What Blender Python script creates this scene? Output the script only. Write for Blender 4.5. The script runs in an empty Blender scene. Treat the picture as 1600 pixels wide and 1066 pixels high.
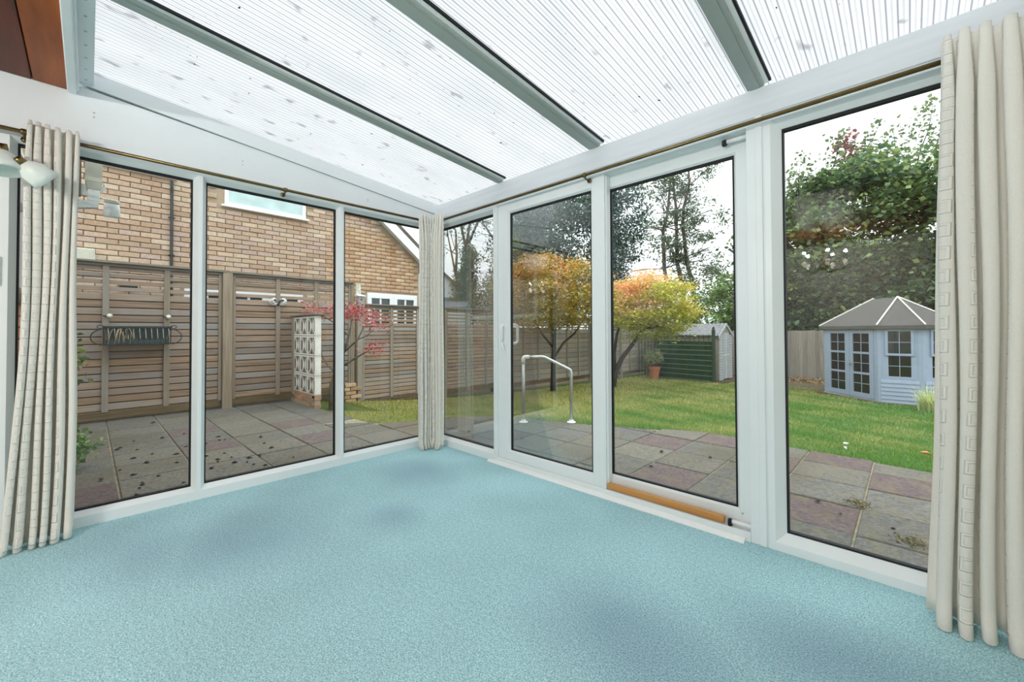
import bpy, math, random
import numpy as np
from mathutils import Vector, Matrix

random.seed(7)
RNG = np.random.default_rng(11)
PI = math.pi
scn = bpy.context.scene
COL = scn.collection

# ------------------------------------------------------------------ camera
cam_d = bpy.data.cameras.new('camera')
cam = bpy.data.objects.new('camera', cam_d)
COL.objects.link(cam)
F_PX, YAW, PITCH, ROLL = 640.307, 0.7619257, 0.0154020, -0.0042456
PPX, PPY = 809.36, 507.97
cam_d.sensor_fit = 'HORIZONTAL'
cam_d.sensor_width = 36.0
cam_d.lens = 36.0 * F_PX / 1600.0
cam_d.shift_x = (800.0 - PPX) / 1600.0
cam_d.shift_y = (PPY - 533.0) / 1600.0
cam_d.clip_start = 0.02
cam_d.clip_end = 400
CAM = Vector((3.3298, -2.3414, 1.0623))
fw = Vector((-math.sin(YAW) * math.cos(PITCH), math.cos(YAW) * math.cos(PITCH), math.sin(PITCH)))
rt = Vector((math.cos(YAW), math.sin(YAW), 0))
up = rt.cross(fw)
rt2 = rt * math.cos(ROLL) + up * math.sin(ROLL)
up2 = rt2.cross(fw)
cam.matrix_world = Matrix(((rt2.x, up2.x, -fw.x, CAM.x), (rt2.y, up2.y, -fw.y, CAM.y),
                           (rt2.z, up2.z, -fw.z, CAM.z), (0, 0, 0, 1)))
scn.camera = cam

# ------------------------------------------------------------------ overcast sky
SKY_H, SKY_Z = 0.76, 1.7
w = bpy.data.worlds.new('overcast_sky')
scn.world = w
w.use_nodes = True
nt = w.node_tree
bg = nt.nodes['Background']
tc = nt.nodes.new('ShaderNodeTexCoord')
sp = nt.nodes.new('ShaderNodeSeparateXYZ')
mr = nt.nodes.new('ShaderNodeMapRange')
mr.inputs['From Min'].default_value = 0.0
mr.inputs['From Max'].default_value = 1.0
mx = nt.nodes.new('ShaderNodeMix')
mx.data_type = 'RGBA'
mx.inputs[6].default_value = (0.93 * SKY_H, 0.975 * SKY_H, 1.0 * SKY_H, 1)
mx.inputs[7].default_value = (0.95 * SKY_Z, 0.98 * SKY_Z, 1.0 * SKY_Z, 1)
nt.links.new(tc.outputs['Generated'], sp.inputs[0])
nt.links.new(sp.outputs['Z'], mr.inputs['Value'])
nt.links.new(mr.outputs[0], mx.inputs[0])
nt.links.new(mx.outputs[2], bg.inputs['Color'])
bg.inputs['Strength'].default_value = 1.0

vs = scn.view_settings
scn.display_settings.display_device = 'sRGB'
vs.view_transform = 'Standard'
vs.look = 'None'
LAMP_W = 16.0                    # each of the five bulbs of the ceiling light
vs.exposure = 1.0
vs.gamma = 1.0
vs.use_curve_mapping = False
cy = scn.cycles
cy.max_bounces = 12
cy.diffuse_bounces = 6
cy.glossy_bounces = 4
cy.transmission_bounces = 8
cy.transparent_max_bounces = 24
cy.caustics_reflective = False
cy.caustics_refractive = False
cy.use_denoising = True
cy.sample_clamp_indirect = 6.0


# ------------------------------------------------------------------ helpers
def L(r, g, b):
    return tuple(((c / 255.0) / 12.92 if c / 255.0 <= 0.04045 else ((c / 255.0 + 0.055) / 1.055) ** 2.4) for c in (r, g, b))


class NT:
    """tiny helper around a material node tree"""
    def __init__(self, name):
        self.m = bpy.data.materials.new(name)
        self.m.use_nodes = True
        self.t = self.m.node_tree
        self.b = self.t.nodes['Principled BSDF']
        self.out = self.t.nodes['Material Output']
        self._tc = None

    def n(self, typ, **kw):
        nd = self.t.nodes.new(typ)
        for k, v in kw.items():
            setattr(nd, k, v)
        return nd

    def lk(self, a, b):
        self.t.links.new(a, b)

    def coord(self, kind='Object'):
        if self._tc is None:
            self._tc = self.n('ShaderNodeTexCoord')
        return self._tc.outputs[kind]

    def mapping(self, scale, kind='Object', rnd=False):
        mp = self.n('ShaderNodeMapping')
        mp.inputs['Scale'].default_value = scale
        self.lk(self.coord(kind), mp.inputs['Vector'])
        if rnd:
            oi = self.n('ShaderNodeObjectInfo')
            mul = self.n('ShaderNodeVectorMath', operation='SCALE')
            mul.inputs[0].default_value = (37.0, 53.0, 71.0)
            self.lk(oi.outputs['Random'], mul.inputs['Scale'])
            self.lk(mul.outputs[0], mp.inputs['Location'])
        return mp.outputs[0]

    def noise(self, vec, scale=5.0, detail=4.0, rough=0.55):
        nz = self.n('ShaderNodeTexNoise')
        nz.inputs['Scale'].default_value = scale
        nz.inputs['Detail'].default_value = detail
        nz.inputs['Roughness'].default_value = rough
        if vec is not None:
            self.lk(vec, nz.inputs['Vector'])
        return nz.outputs['Fac']

    def mapr(self, v, a, b, c, d):
        nd = self.n('ShaderNodeMapRange')
        for k, x in zip(('From Min', 'From Max', 'To Min', 'To Max'), (a, b, c, d)):
            nd.inputs[k].default_value = x
        self.lk(v, nd.inputs['Value'])
        return nd.outputs[0]

    def mix(self, fac, a, b, mode='MIX'):
        nd = self.n('ShaderNodeMix', data_type='RGBA', blend_type=mode)
        for sock, val in ((0, fac), (6, a), (7, b)):
            if isinstance(val, (int, float)):
                nd.inputs[sock].default_value = val
            elif isinstance(val, tuple):
                nd.inputs[sock].default_value = (val[0], val[1], val[2], 1)
            else:
                self.lk(val, nd.inputs[sock])
        return nd.outputs[2]

    def val2(self, col, v):
        """multiply a colour by a scalar socket"""
        cb = self.n('ShaderNodeCombineXYZ')
        for i in range(3):
            self.lk(v, cb.inputs[i])
        return self.mix(1.0, col, cb.outputs[0], 'MULTIPLY')

    def bump(self, h, strength=0.3, dist=0.01):
        bp = self.n('ShaderNodeBump')
        bp.inputs['Strength'].default_value = strength
        bp.inputs['Distance'].default_value = dist
        self.lk(h, bp.inputs['Height'])
        self.lk(bp.outputs[0], self.b.inputs['Normal'])

    def base(self, c):
        if isinstance(c, tuple):
            self.b.inputs['Base Color'].default_value = (c[0], c[1], c[2], 1)
        else:
            self.lk(c, self.b.inputs['Base Color'])

    def rough(self, r, spec=None, metal=0.0):
        self.b.inputs['Roughness'].default_value = r
        self.b.inputs['Metallic'].default_value = metal
        if spec is not None:
            self.b.inputs['Specular IOR Level'].default_value = spec


def m_plain(name, c, rough=0.5, metal=0.0, noise=0.06, nscale=30.0, bump=0.0, spec=0.4):
    x = NT(name)
    v = x.noise(x.mapping((1, 1, 1)), nscale, 3)
    x.base(x.val2(tuple(c), x.mapr(v, 0.3, 0.7, 1 - noise, 1 + noise)))
    x.rough(rough, spec, metal)
    if bump:
        x.bump(v, bump, 0.004)
    return x.m


def m_wood(name, c1, c2, axis='Y', rnd=True, rough=0.75, bump=0.25, objvar=0.35, grey=None, fine=26.0):
    """weathered wood: grain stretched along one axis, each board its own tone"""
    x = NT(name)
    sc = {'X': (1.2, fine, fine), 'Y': (fine, 1.2, fine), 'Z': (fine, fine, 1.2)}[axis]
    vec = x.mapping(sc, 'Object', rnd)
    g = x.noise(vec, 1.6, 6, 0.6)
    big = x.noise(x.mapping((1.3, 1.3, 1.3), 'Object', rnd), 1.5, 3)
    col = x.mix(x.mapr(g, 0.3, 0.7, 0, 1), tuple(c1), tuple(c2))
    if grey is not None:
        oi2 = x.n('ShaderNodeObjectInfo')
        wn = x.n('ShaderNodeTexWhiteNoise', noise_dimensions='1D')
        x.lk(oi2.outputs['Random'], wn.inputs['W'])
        f = x.n('ShaderNodeMath', operation='MULTIPLY')
        x.lk(x.mapr(big, 0.3, 0.65, 0.1, 1.0), f.inputs[0])
        x.lk(wn.outputs['Value'], f.inputs[1])
        col = x.mix(f.outputs[0], col, tuple(grey))
    oi = x.n('ShaderNodeObjectInfo')
    v = x.mapr(oi.outputs['Random'], 0, 1, 1 - objvar, 1 + objvar * 0.6)
    col = x.val2(col, v)
    x.base(col)
    x.rough(rough, 0.2)
    x.bump(g, bump, 0.004)
    return x.m


def m_objcol(name, rough=0.85, nz=0.18, nscale=22.0, bump=0.3, attr=None):
    """colour taken from the object (each piece its own) or from a colour attribute"""
    x = NT(name)
    if attr:
        a = x.n('ShaderNodeAttribute', attribute_name=attr)
        c = a.outputs['Color']
    else:
        oi = x.n('ShaderNodeObjectInfo')
        c = oi.outputs['Color']
    v = x.noise(x.mapping((1, 1, 1), 'Object', not attr), nscale, 5, 0.65)
    x.base(x.val2(c, x.mapr(v, 0.3, 0.7, 1 - nz, 1 + nz)))
    x.rough(rough, 0.15)
    if bump:
        x.bump(v, bump, 0.006)
    return x.m


def m_slab():
    x = NT('paving_concrete')
    oi = x.n('ShaderNodeObjectInfo')
    fine = x.noise(x.mapping((1, 1, 1), 'Object', True), 42, 6, 0.75)
    mid = x.noise(x.mapping((1, 1, 1), 'Object', True), 9, 5, 0.65)
    wv = x.n('ShaderNodeNewGeometry')
    big = x.n('ShaderNodeTexNoise'); big.inputs['Scale'].default_value = 0.9; big.inputs['Detail'].default_value = 5
    x.lk(wv.outputs['Position'], big.inputs['Vector'])
    c = x.val2(oi.outputs['Color'], x.mapr(fine, 0.3, 0.7, 0.42, 1.42))
    c = x.mix(x.mapr(mid, 0.44, 0.70, 0, 0.55), c, L(128, 117, 90))
    c = x.mix(x.mapr(big.outputs['Fac'], 0.50, 0.66, 0, 0.5), c, L(94, 84, 66))
    c = x.mix(x.mapr(mid, 0.28, 0.36, 0.5, 0), c, L(88, 86, 80))
    x.base(c); x.rough(0.95, 0.1); x.bump(fine, 0.7, 0.008)
    return x.m


def m_leaf(name, trans=0.35):
    x = NT(name)
    a = x.n('ShaderNodeAttribute', attribute_name='Col')
    d = x.n('ShaderNodeBsdfDiffuse')
    tl = x.n('ShaderNodeBsdfTranslucent')
    ms = x.n('ShaderNodeMixShader')
    ms.inputs[0].default_value = trans
    x.lk(a.outputs['Color'], d.inputs['Color'])
    x.lk(a.outputs['Color'], tl.inputs['Color'])
    x.lk(d.outputs[0], ms.inputs[1])
    x.lk(tl.outputs[0], ms.inputs[2])
    gl = x.n('ShaderNodeBsdfGlossy')
    gl.inputs['Roughness'].default_value = 0.45
    gl.inputs['Color'].default_value = (0.8, 0.85, 0.9, 1)
    m2 = x.n('ShaderNodeMixShader')
    m2.inputs[0].default_value = 0.05
    x.lk(ms.outputs[0], m2.inputs[1])
    x.lk(gl.outputs[0], m2.inputs[2])
    x.lk(m2.outputs[0], x.out.inputs['Surface'])
    return x.m


def m_glass(name, tint=(0.95, 0.975, 0.965), refl=1.0, rough=0.0):
    x = NT(name)
    tr = x.n('ShaderNodeBsdfTransparent')
    tr.inputs['Color'].default_value = (*tint, 1)
    gl = x.n('ShaderNodeBsdfGlossy')
    gl.inputs['Roughness'].default_value = rough
    fr = x.n('ShaderNodeFresnel')
    fr.inputs['IOR'].default_value = 1.5
    ml = x.n('ShaderNodeMath', operation='MULTIPLY')
    ml.inputs[1].default_value = refl
    x.lk(fr.outputs[0], ml.inputs[0])
    ms = x.n('ShaderNodeMixShader')
    x.lk(ml.outputs[0], ms.inputs[0])
    x.lk(tr.outputs[0], ms.inputs[1])
    x.lk(gl.outputs[0], ms.inputs[2])
    x.lk(ms.outputs[0], x.out.inputs['Surface'])
    return x.m


class MB:
    def __init__(self):
        self.v, self.f, self.mi, self.cur, self.c, self.uv = [], [], [], 0, None, None

    def _add(self, vs, fs):
        o = len(self.v)
        self.v.extend([tuple(map(float, p)) for p in vs])
        for f in fs:
            self.f.append(tuple(i + o for i in f))
            self.mi.append(self.cur)
        return self

    def box(self, x0, y0, z0, x1, y1, z1):
        x0, x1 = min(x0, x1), max(x0, x1)
        y0, y1 = min(y0, y1), max(y0, y1)
        z0, z1 = min(z0, z1), max(z0, z1)
        return self._add([(x0, y0, z0), (x1, y0, z0), (x1, y1, z0), (x0, y1, z0), (x0, y0, z1), (x1, y0, z1), (x1, y1, z1), (x0, y1, z1)],
                         [(0, 3, 2, 1), (4, 5, 6, 7), (0, 1, 5, 4), (1, 2, 6, 5), (2, 3, 7, 6), (3, 0, 4, 7)])

    def cbox(self, x0, y0, z0, x1, y1, z1, b):
        """box with all edges chamfered by b (24 verts)"""
        X, Y, Z = (min(x0, x1), max(x0, x1)), (min(y0, y1), max(y0, y1)), (min(z0, z1), max(z0, z1))
        idx, vs = {}, []
        for i in (0, 1):
            for j in (0, 1):
                for k in (0, 1):
                    si, sj, sk = (b if i == 0 else -b), (b if j == 0 else -b), (b if k == 0 else -b)
                    idx[(i, j, k, 0)] = len(vs); vs.append((X[i], Y[j] + sj, Z[k] + sk))
                    idx[(i, j, k, 1)] = len(vs); vs.append((X[i] + si, Y[j], Z[k] + sk))
                    idx[(i, j, k, 2)] = len(vs); vs.append((X[i] + si, Y[j] + sj, Z[k]))
        fs = []
        q = [(0, 0), (1, 0), (1, 1), (0, 1)]
        for s in (0, 1):
            fs.append(tuple(idx[(s, a, b_, 0)] for a, b_ in q))
            fs.append(tuple(idx[(a, s, b_, 1)] for a, b_ in q))
            fs.append(tuple(idx[(a, b_, s, 2)] for a, b_ in q))
        for a in (0, 1):
            for b_ in (0, 1):
                fs.append((idx[(0, a, b_, 1)], idx[(1, a, b_, 1)], idx[(1, a, b_, 2)], idx[(0, a, b_, 2)]))
                fs.append((idx[(a, 0, b_, 0)], idx[(a, 1, b_, 0)], idx[(a, 1, b_, 2)], idx[(a, 0, b_, 2)]))
                fs.append((idx[(a, b_, 0, 0)], idx[(a, b_, 1, 0)], idx[(a, b_, 1, 1)], idx[(a, b_, 0, 1)]))
        for i in (0, 1):
            for j in (0, 1):
                for k in (0, 1):
                    fs.append((idx[(i, j, k, 0)], idx[(i, j, k, 1)], idx[(i, j, k, 2)]))
        # consistent outward winding
        c = ((X[0] + X[1]) / 2, (Y[0] + Y[1]) / 2, (Z[0] + Z[1]) / 2)
        out = []
        for f in fs:
            p = [Vector(vs[i]) for i in f]
            n = (p[1] - p[0]).cross(p[2] - p[0])
            m = sum(p, Vector()) / len(p) - Vector(c)
            out.append(f if n.dot(m) >= 0 else tuple(reversed(f)))
        return self._add(vs, out)

    def prism(self, pts, vec):
        n = len(pts)
        vec = Vector(vec)
        a = [Vector(p) for p in pts]
        b = [p + vec for p in a]
        nrm = Vector()
        for i in range(n):
            nrm += a[i].cross(a[(i + 1) % n])
        fs = [tuple(range(n)), tuple(range(2 * n - 1, n - 1, -1))]
        sides = [(i, (i + 1) % n, n + (i + 1) % n, n + i) for i in range(n)]
        if nrm.dot(vec) > 0:
            fs = [tuple(reversed(f)) for f in fs]
        else:
            sides = [tuple(reversed(f)) for f in sides]
        return self._add(a + b, fs + sides)

    def quad(self, *p):
        return self._add(p, [tuple(range(len(p)))])

    def tube(self, pts, r, n=8, cap=True):
        P = [Vector(p) for p in pts]
        if not hasattr(r, '__len__'):
            r = [r] * len(P)
        vs, fs = [], []
        prev = None
        for i, p in enumerate(P):
            t = (P[min(i + 1, len(P) - 1)] - P[max(i - 1, 0)]).normalized()
            ref = prev if prev is not None else (Vector((0, 0, 1)) if abs(t.z) < 0.9 else Vector((1, 0, 0)))
            a = (ref - t * ref.dot(t))
            if a.length < 1e-5:
                a = t.orthogonal()
            a.normalize()
            prev = a
            b = t.cross(a)
            for k in range(n):
                an = 2 * PI * k / n
                vs.append(p + (a * math.cos(an) + b * math.sin(an)) * r[i])
        for i in range(len(P) - 1):
            for k in range(n):
                k2 = (k + 1) % n
                fs.append((i * n + k, i * n + k2, (i + 1) * n + k2, (i + 1) * n + k))
        if cap:
            fs.append(tuple(range(n - 1, -1, -1)))
            o = (len(P) - 1) * n
            fs.append(tuple(o + k for k in range(n)))
        return self._add(vs, fs)

    def lathe(self, prof, c=(0, 0, 0), n=20, axis=None, cap=True):
        """prof: list of (radius, height) along axis (default z)"""
        ax = Vector(axis).normalized() if axis is not None else Vector((0, 0, 1))
        a = ax.orthogonal().normalized()
        b = ax.cross(a)
        c = Vector(c)
        vs, fs = [], []
        for r, h in prof:
            for k in range(n):
                an = 2 * PI * k / n
                vs.append(c + ax * h + (a * math.cos(an) + b * math.sin(an)) * r)
        for i in range(len(prof) - 1):
            for k in range(n):
                k2 = (k + 1) % n
                fs.append((i * n + k, i * n + k2, (i + 1) * n + k2, (i + 1) * n + k))
        if cap:
            fs.append(tuple(range(n - 1, -1, -1)))
            o = (len(prof) - 1) * n
            fs.append(tuple(o + k for k in range(n)))
        return self._add(vs, fs)

    def mesh(self, name, mats, origin=(0, 0, 0), smooth=False):
        me = bpy.data.meshes.new(name)
        ox, oy, oz = origin
        me.from_pydata([(x - ox, y - oy, z - oz) for x, y, z in self.v], [], self.f)
        for m in (mats if isinstance(mats, (list, tuple)) else [mats]):
            me.materials.append(m)
        if any(self.mi):
            me.polygons.foreach_set('material_index', self.mi)
        if smooth:
            me.polygons.foreach_set('use_smooth', [True] * len(me.polygons))
        me.update()
        return me

    def build(self, name, mats, parent=None, origin=None, smooth=False, bevel=0.0, loc=None):
        """origin = world point that becomes the object's origin"""
        if origin is None:
            origin = wpos(parent) if parent is not None else (0, 0, 0)
        o = bpy.data.objects.new(name, self.mesh(name, mats, origin, smooth))
        place(o, parent, origin if loc is None else loc)
        if bevel:
            md = o.modifiers.new('bevel', 'BEVEL')
            md.width = bevel
            md.segments = 2
            md.limit_method = 'ANGLE'
            md.angle_limit = 0.7
        return o


def wpos(o):
    p = Vector((0, 0, 0))
    while o is not None:
        p += o.location
        o = o.parent
    return tuple(p)


def place(o, parent, world):
    COL.objects.link(o)
    if parent is not None:
        o.parent = parent
        o.location = Vector(world) - Vector(wpos(parent))
    else:
        o.location = world
    return o


def inst(src_mesh, name, parent, world, rot=None, color=None):
    o = bpy.data.objects.new(name, src_mesh)
    place(o, parent, world)
    if rot:
        o.rotation_euler = rot
    if color:
        o.color = (*color, 1)
    return o


def tag(o, label, cat, group=None, kind=None):
    o['label'] = label
    o['category'] = cat
    if group:
        o['group'] = group
    if kind:
        o['kind'] = kind
    return o


def thing(name, loc, label, cat, group=None, kind=None):
    o = bpy.data.objects.new(name, None)
    o.empty_display_size = 0.1
    place(o, None, loc)
    return tag(o, label, cat, group, kind)


def np_mesh(name, V, Fq, mat, cols=None, parent=None, origin=None, kind=None, smooth=False):
    """V (n,3) float, Fq (m,k) int faces, cols (n,3) per-vertex colours"""
    if origin is None:
        origin = wpos(parent) if parent is not None else (0, 0, 0)
    V = np.asarray(V, dtype=np.float32) - np.asarray(origin, dtype=np.float32)
    me = bpy.data.meshes.new(name)
    m, k = Fq.shape
    me.vertices.add(len(V))
    me.vertices.foreach_set('co', V.ravel())
    me.loops.add(m * k)
    me.loops.foreach_set('vertex_index', Fq.astype(np.int32).ravel())
    me.polygons.add(m)
    me.polygons.foreach_set('loop_start', np.arange(0, m * k, k, dtype=np.int32))
    me.polygons.foreach_set('loop_total', np.full(m, k, dtype=np.int32))
    if smooth:
        me.polygons.foreach_set('use_smooth', np.ones(m, dtype=bool))
    me.update(calc_edges=True)
    if cols is not None:
        at = me.color_attributes.new('Col', 'FLOAT_COLOR', 'POINT')
        c4 = np.ones((len(V), 4), dtype=np.float32)
        c4[:, :3] = cols
        at.data.foreach_set('color', c4.ravel())
    me.materials.append(mat)
    o = bpy.data.objects.new(name, me)
    place(o, parent, origin)
    if kind:
        o['kind'] = kind
    return o


def rand_dirs(n):
    d = RNG.normal(size=(n, 3))
    return d / np.linalg.norm(d, axis=1, keepdims=True)


def leaf_cloud(name, C, size, cols, mat, parent, upb=0.6, wide=0.55, droop=0.0, kind=None):
    """each leaf a folded diamond of two triangles"""
    n = len(C)
    N = rand_dirs(n)
    N[:, 2] += upb
    N /= np.linalg.norm(N, axis=1, keepdims=True)
    T = np.cross(N, rand_dirs(n))
    T /= np.linalg.norm(T, axis=1, keepdims=True) + 1e-9
    T[:, 2] -= droop
    B = np.cross(N, T)
    s = (size * RNG.uniform(0.65, 1.3, n))[:, None]
    V = np.empty((n, 4, 3))
    V[:, 0] = C - T * s * 0.5
    V[:, 1] = C + B * s * wide * 0.5 + N * s * 0.08
    V[:, 2] = C + T * s * 0.5
    V[:, 3] = C - B * s * wide * 0.5 + N * s * 0.08
    b = np.arange(n) * 4
    Fq = np.concatenate([np.stack([b, b + 1, b + 2], 1), np.stack([b, b + 2, b + 3], 1)])
    cc = np.repeat(cols, 4, axis=0)
    return np_mesh(name, V.reshape(-1, 3), Fq, mat, cc, parent, kind=kind)


def palette(n, cols, jit=0.18, weights=None):
    P = np.array([L(*c) for c in cols])
    i = RNG.choice(len(P), n, p=weights)
    return P[i] * RNG.uniform(1 - jit, 1 + jit, (n, 1))


def crown(clumps, per, spread, flat=0.6):
    """clumps (k,3) centres, per leaves each"""
    k = len(clumps)
    off = RNG.normal(size=(k * per, 3)) * spread
    off[:, 2] *= flat
    return np.repeat(clumps, per, axis=0) + off


def ellipsoid_pts(n, c, r, shell=0.55):
    d = rand_dirs(n)
    rad = RNG.uniform(shell ** 3, 1, n) ** (1 / 3)
    return np.array(c) + d * rad[:, None] * np.array(r)


def twig_tree(mb, base, dirs, length, r0, depth=3, nseg=4, spread=0.5, shrink=0.62, wob=0.12, kids=3, tips=None):
    """recursive branching tubes"""
    p = Vector(base)
    d = Vector(dirs).normalized()
    pts, rr = [p.copy()], [r0]
    for i in range(nseg):
        d = (d + Vector((random.uniform(-wob, wob), random.uniform(-wob, wob), random.uniform(-wob, wob) * 0.6))).normalized()
        p = p + d * (length / nseg)
        pts.append(p.copy())
        rr.append(r0 * (1 - 0.55 * (i + 1) / nseg))
    mb.tube(pts, rr, 6 if r0 > 0.02 else 4)
    if tips is not None:
        tips.append(tuple(p))
    if depth > 0:
        for k in range(kids):
            j = random.randint(max(1, nseg - 2), nseg)
            nd = (d + Vector((random.uniform(-1, 1), random.uniform(-1, 1), random.uniform(-0.3, 0.8))) * spread).normalized()
            twig_tree(mb, pts[j], nd, length * shrink * random.uniform(0.8, 1.15), rr[j] * 0.7, depth - 1, nseg, spread, shrink, wob, kids, tips)


# ------------------------------------------------------------------ materials
M = {}
M['upvc'] = m_plain('upvc_white', L(236, 242, 243), 0.32, noise=0.015, nscale=3)
M['paint'] = m_plain('white_paint', L(230, 235, 238), 0.6, noise=0.02, nscale=4)
M['gasket'] = m_plain('black_rubber', (0.008, 0.009, 0.011), 0.6)
M['black'] = m_plain('black_plastic', (0.012, 0.012, 0.013), 0.45)
M['whiteplastic'] = m_plain('white_plastic', L(245, 247, 247), 0.3, noise=0.01)
M['glass'] = m_glass('window_glass', (0.955, 0.98, 0.972), 0.62)
M['glass_dark'] = m_glass('shed_glass', (0.8, 0.85, 0.85), 1.0)
M['brass'] = m_plain('antique_brass', L(120, 104, 70), 0.35, metal=1.0, noise=0.15)
M['rafter'] = m_plain('rafter_aluminium', L(172, 180, 176), 0.5, noise=0.02)
M['batten'] = m_wood('pine_batten', L(214, 158, 96), L(186, 128, 70), 'X', False, 0.55, 0.1, 0.0)
M['panel'] = m_wood('varnished_board', L(120, 52, 22), L(70, 22, 10), 'X', True, 0.35, 0.1, 0.35, fine=9)
M['panel_light'] = m_wood('varnished_board_light', L(168, 88, 34), L(120, 56, 20), 'X', True, 0.35, 0.1, 0.1, fine=9)
M['slat'] = m_wood('weathered_slat', L(176, 150, 126), L(134, 108, 86), 'Y', True, 0.85, 0.3, 0.2, grey=L(156, 154, 152))
M['slat_plain'] = m_wood('fence_timber', L(164, 148, 128), L(126, 112, 94), 'Z', True, 0.85, 0.35, 0.15, grey=L(152, 149, 144))
M['capwood'] = m_wood('cap_timber', L(150, 144, 134), L(112, 108, 100), 'Y', True, 0.85, 0.3, 0.1)
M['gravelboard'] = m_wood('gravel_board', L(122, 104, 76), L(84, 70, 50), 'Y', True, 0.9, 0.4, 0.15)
M['feather'] = m_wood('feather_edge_board', L(160, 150, 138), L(116, 108, 98), 'Z', True, 0.9, 0.4, 0.25, grey=L(146, 143, 138))
M['slat_grey'] = m_wood('grey_fence_slat', L(176, 166, 148), L(146, 136, 120), 'Y', True, 0.85, 0.3, 0.2, grey=L(160, 158, 154))
M['brick'] = m_objcol('brick_piece', 0.9, 0.16, 30, 0.35)
M['brick_mass'] = m_objcol('brick_mass', 0.9, 0.16, 30, 0.35, attr='Col')
M['mortar'] = m_plain('mortar', L(174, 154, 130), 0.95, noise=0.12, nscale=60, bump=0.4)
M['slab'] = m_slab()
M['soil'] = m_plain('soil', L(92, 78, 58), 1.0, noise=0.4, nscale=9, bump=0.8)
M['leaf'] = m_leaf('leaf')
M['bark'] = m_plain('bark', L(96, 88, 76), 0.95, noise=0.35, nscale=18, bump=0.6)
M['bark_dark'] = m_plain('bark_dark', L(66, 58, 52), 0.95, noise=0.35, nscale=18, bump=0.6)
M['blockwhite'] = m_plain('white_screen_block', L(236, 234, 226), 0.8, noise=0.06, nscale=12)
M['galv'] = m_plain('galvanised_steel', L(190, 194, 190), 0.4, metal=0.7, noise=0.08)
M['trough'] = m_plain('trough_plastic', L(54, 72, 74), 0.55, noise=0.15)
M['iron'] = m_plain('black_iron', L(40, 42, 42), 0.6, noise=0.15)
M['straw'] = m_plain('dry_straw', L(206, 190, 150), 0.9, noise=0.15)
M['terracotta'] = m_plain('terracotta', L(196, 122, 92), 0.85, noise=0.12, nscale=10)
M['bluepaint'] = m_plain('blue_grey_paint', L(150, 163, 184), 0.6, noise=0.05, nscale=8)
M['felt'] = m_plain('roofing_felt', L(84, 81, 79), 0.95, noise=0.15, nscale=12, bump=0.4)
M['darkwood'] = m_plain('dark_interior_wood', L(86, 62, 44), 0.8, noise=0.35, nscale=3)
M['shedroof'] = m_plain('corrugated_sheet', L(128, 128, 131), 0.8, noise=0.3, nscale=14)
M['shedwhite'] = m_plain('white_shed_board', L(170, 174, 176), 0.7, noise=0.08)
M['greenwood'] = m_plain('green_stained_timber', L(44, 66, 46), 0.8, noise=0.25)
M['greenrail'] = m_plain('weathered_green_rail', L(104, 122, 92), 0.8, noise=0.25)
M['netting'] = m_plain('green_netting', L(26, 72, 50), 0.8, noise=0.3, nscale=4)
M['stone'] = m_plain('painted_stone', L(198, 196, 188), 0.7, noise=0.3, nscale=25, bump=0.4)
M['silver'] = m_plain('silver_ornament', L(232, 234, 236), 0.35, metal=0.3, noise=0.4, nscale=40, bump=0.5)
M['roofgrey'] = m_plain('grey_roofing', L(120, 126, 134), 0.7, noise=0.1)
M['tile'] = m_plain('clay_roof_tile', L(104, 94, 86), 0.85, noise=0.25, nscale=20)
M['cream'] = m_plain('cream_plastic', L(206, 204, 188), 0.5, noise=0.08)
M['glassshade'] = m_plain('frosted_shade', L(222, 230, 224), 0.35, noise=0.02)
M['darkpane'] = m_plain('dark_window_pane', L(58, 66, 68), 0.08, noise=0.25, nscale=4, spec=0.6)
M['obscure'] = m_plain('obscured_pane', L(188, 212, 212), 0.12, noise=0.12, nscale=5, spec=0.6)
M['maroon'] = m_plain('maroon_frame', L(96, 56, 54), 0.5, noise=0.2)
M['debris'] = m_plain('dried_leaf', L(60, 52, 42), 0.95, noise=0.3, nscale=60)
M['moss'] = m_plain('moss', L(122, 108, 62), 1.0, noise=0.3, nscale=80, bump=0.6)
M['plaster'] = m_plain('magnolia_plaster', L(228, 224, 214), 0.8, noise=0.02)


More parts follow.
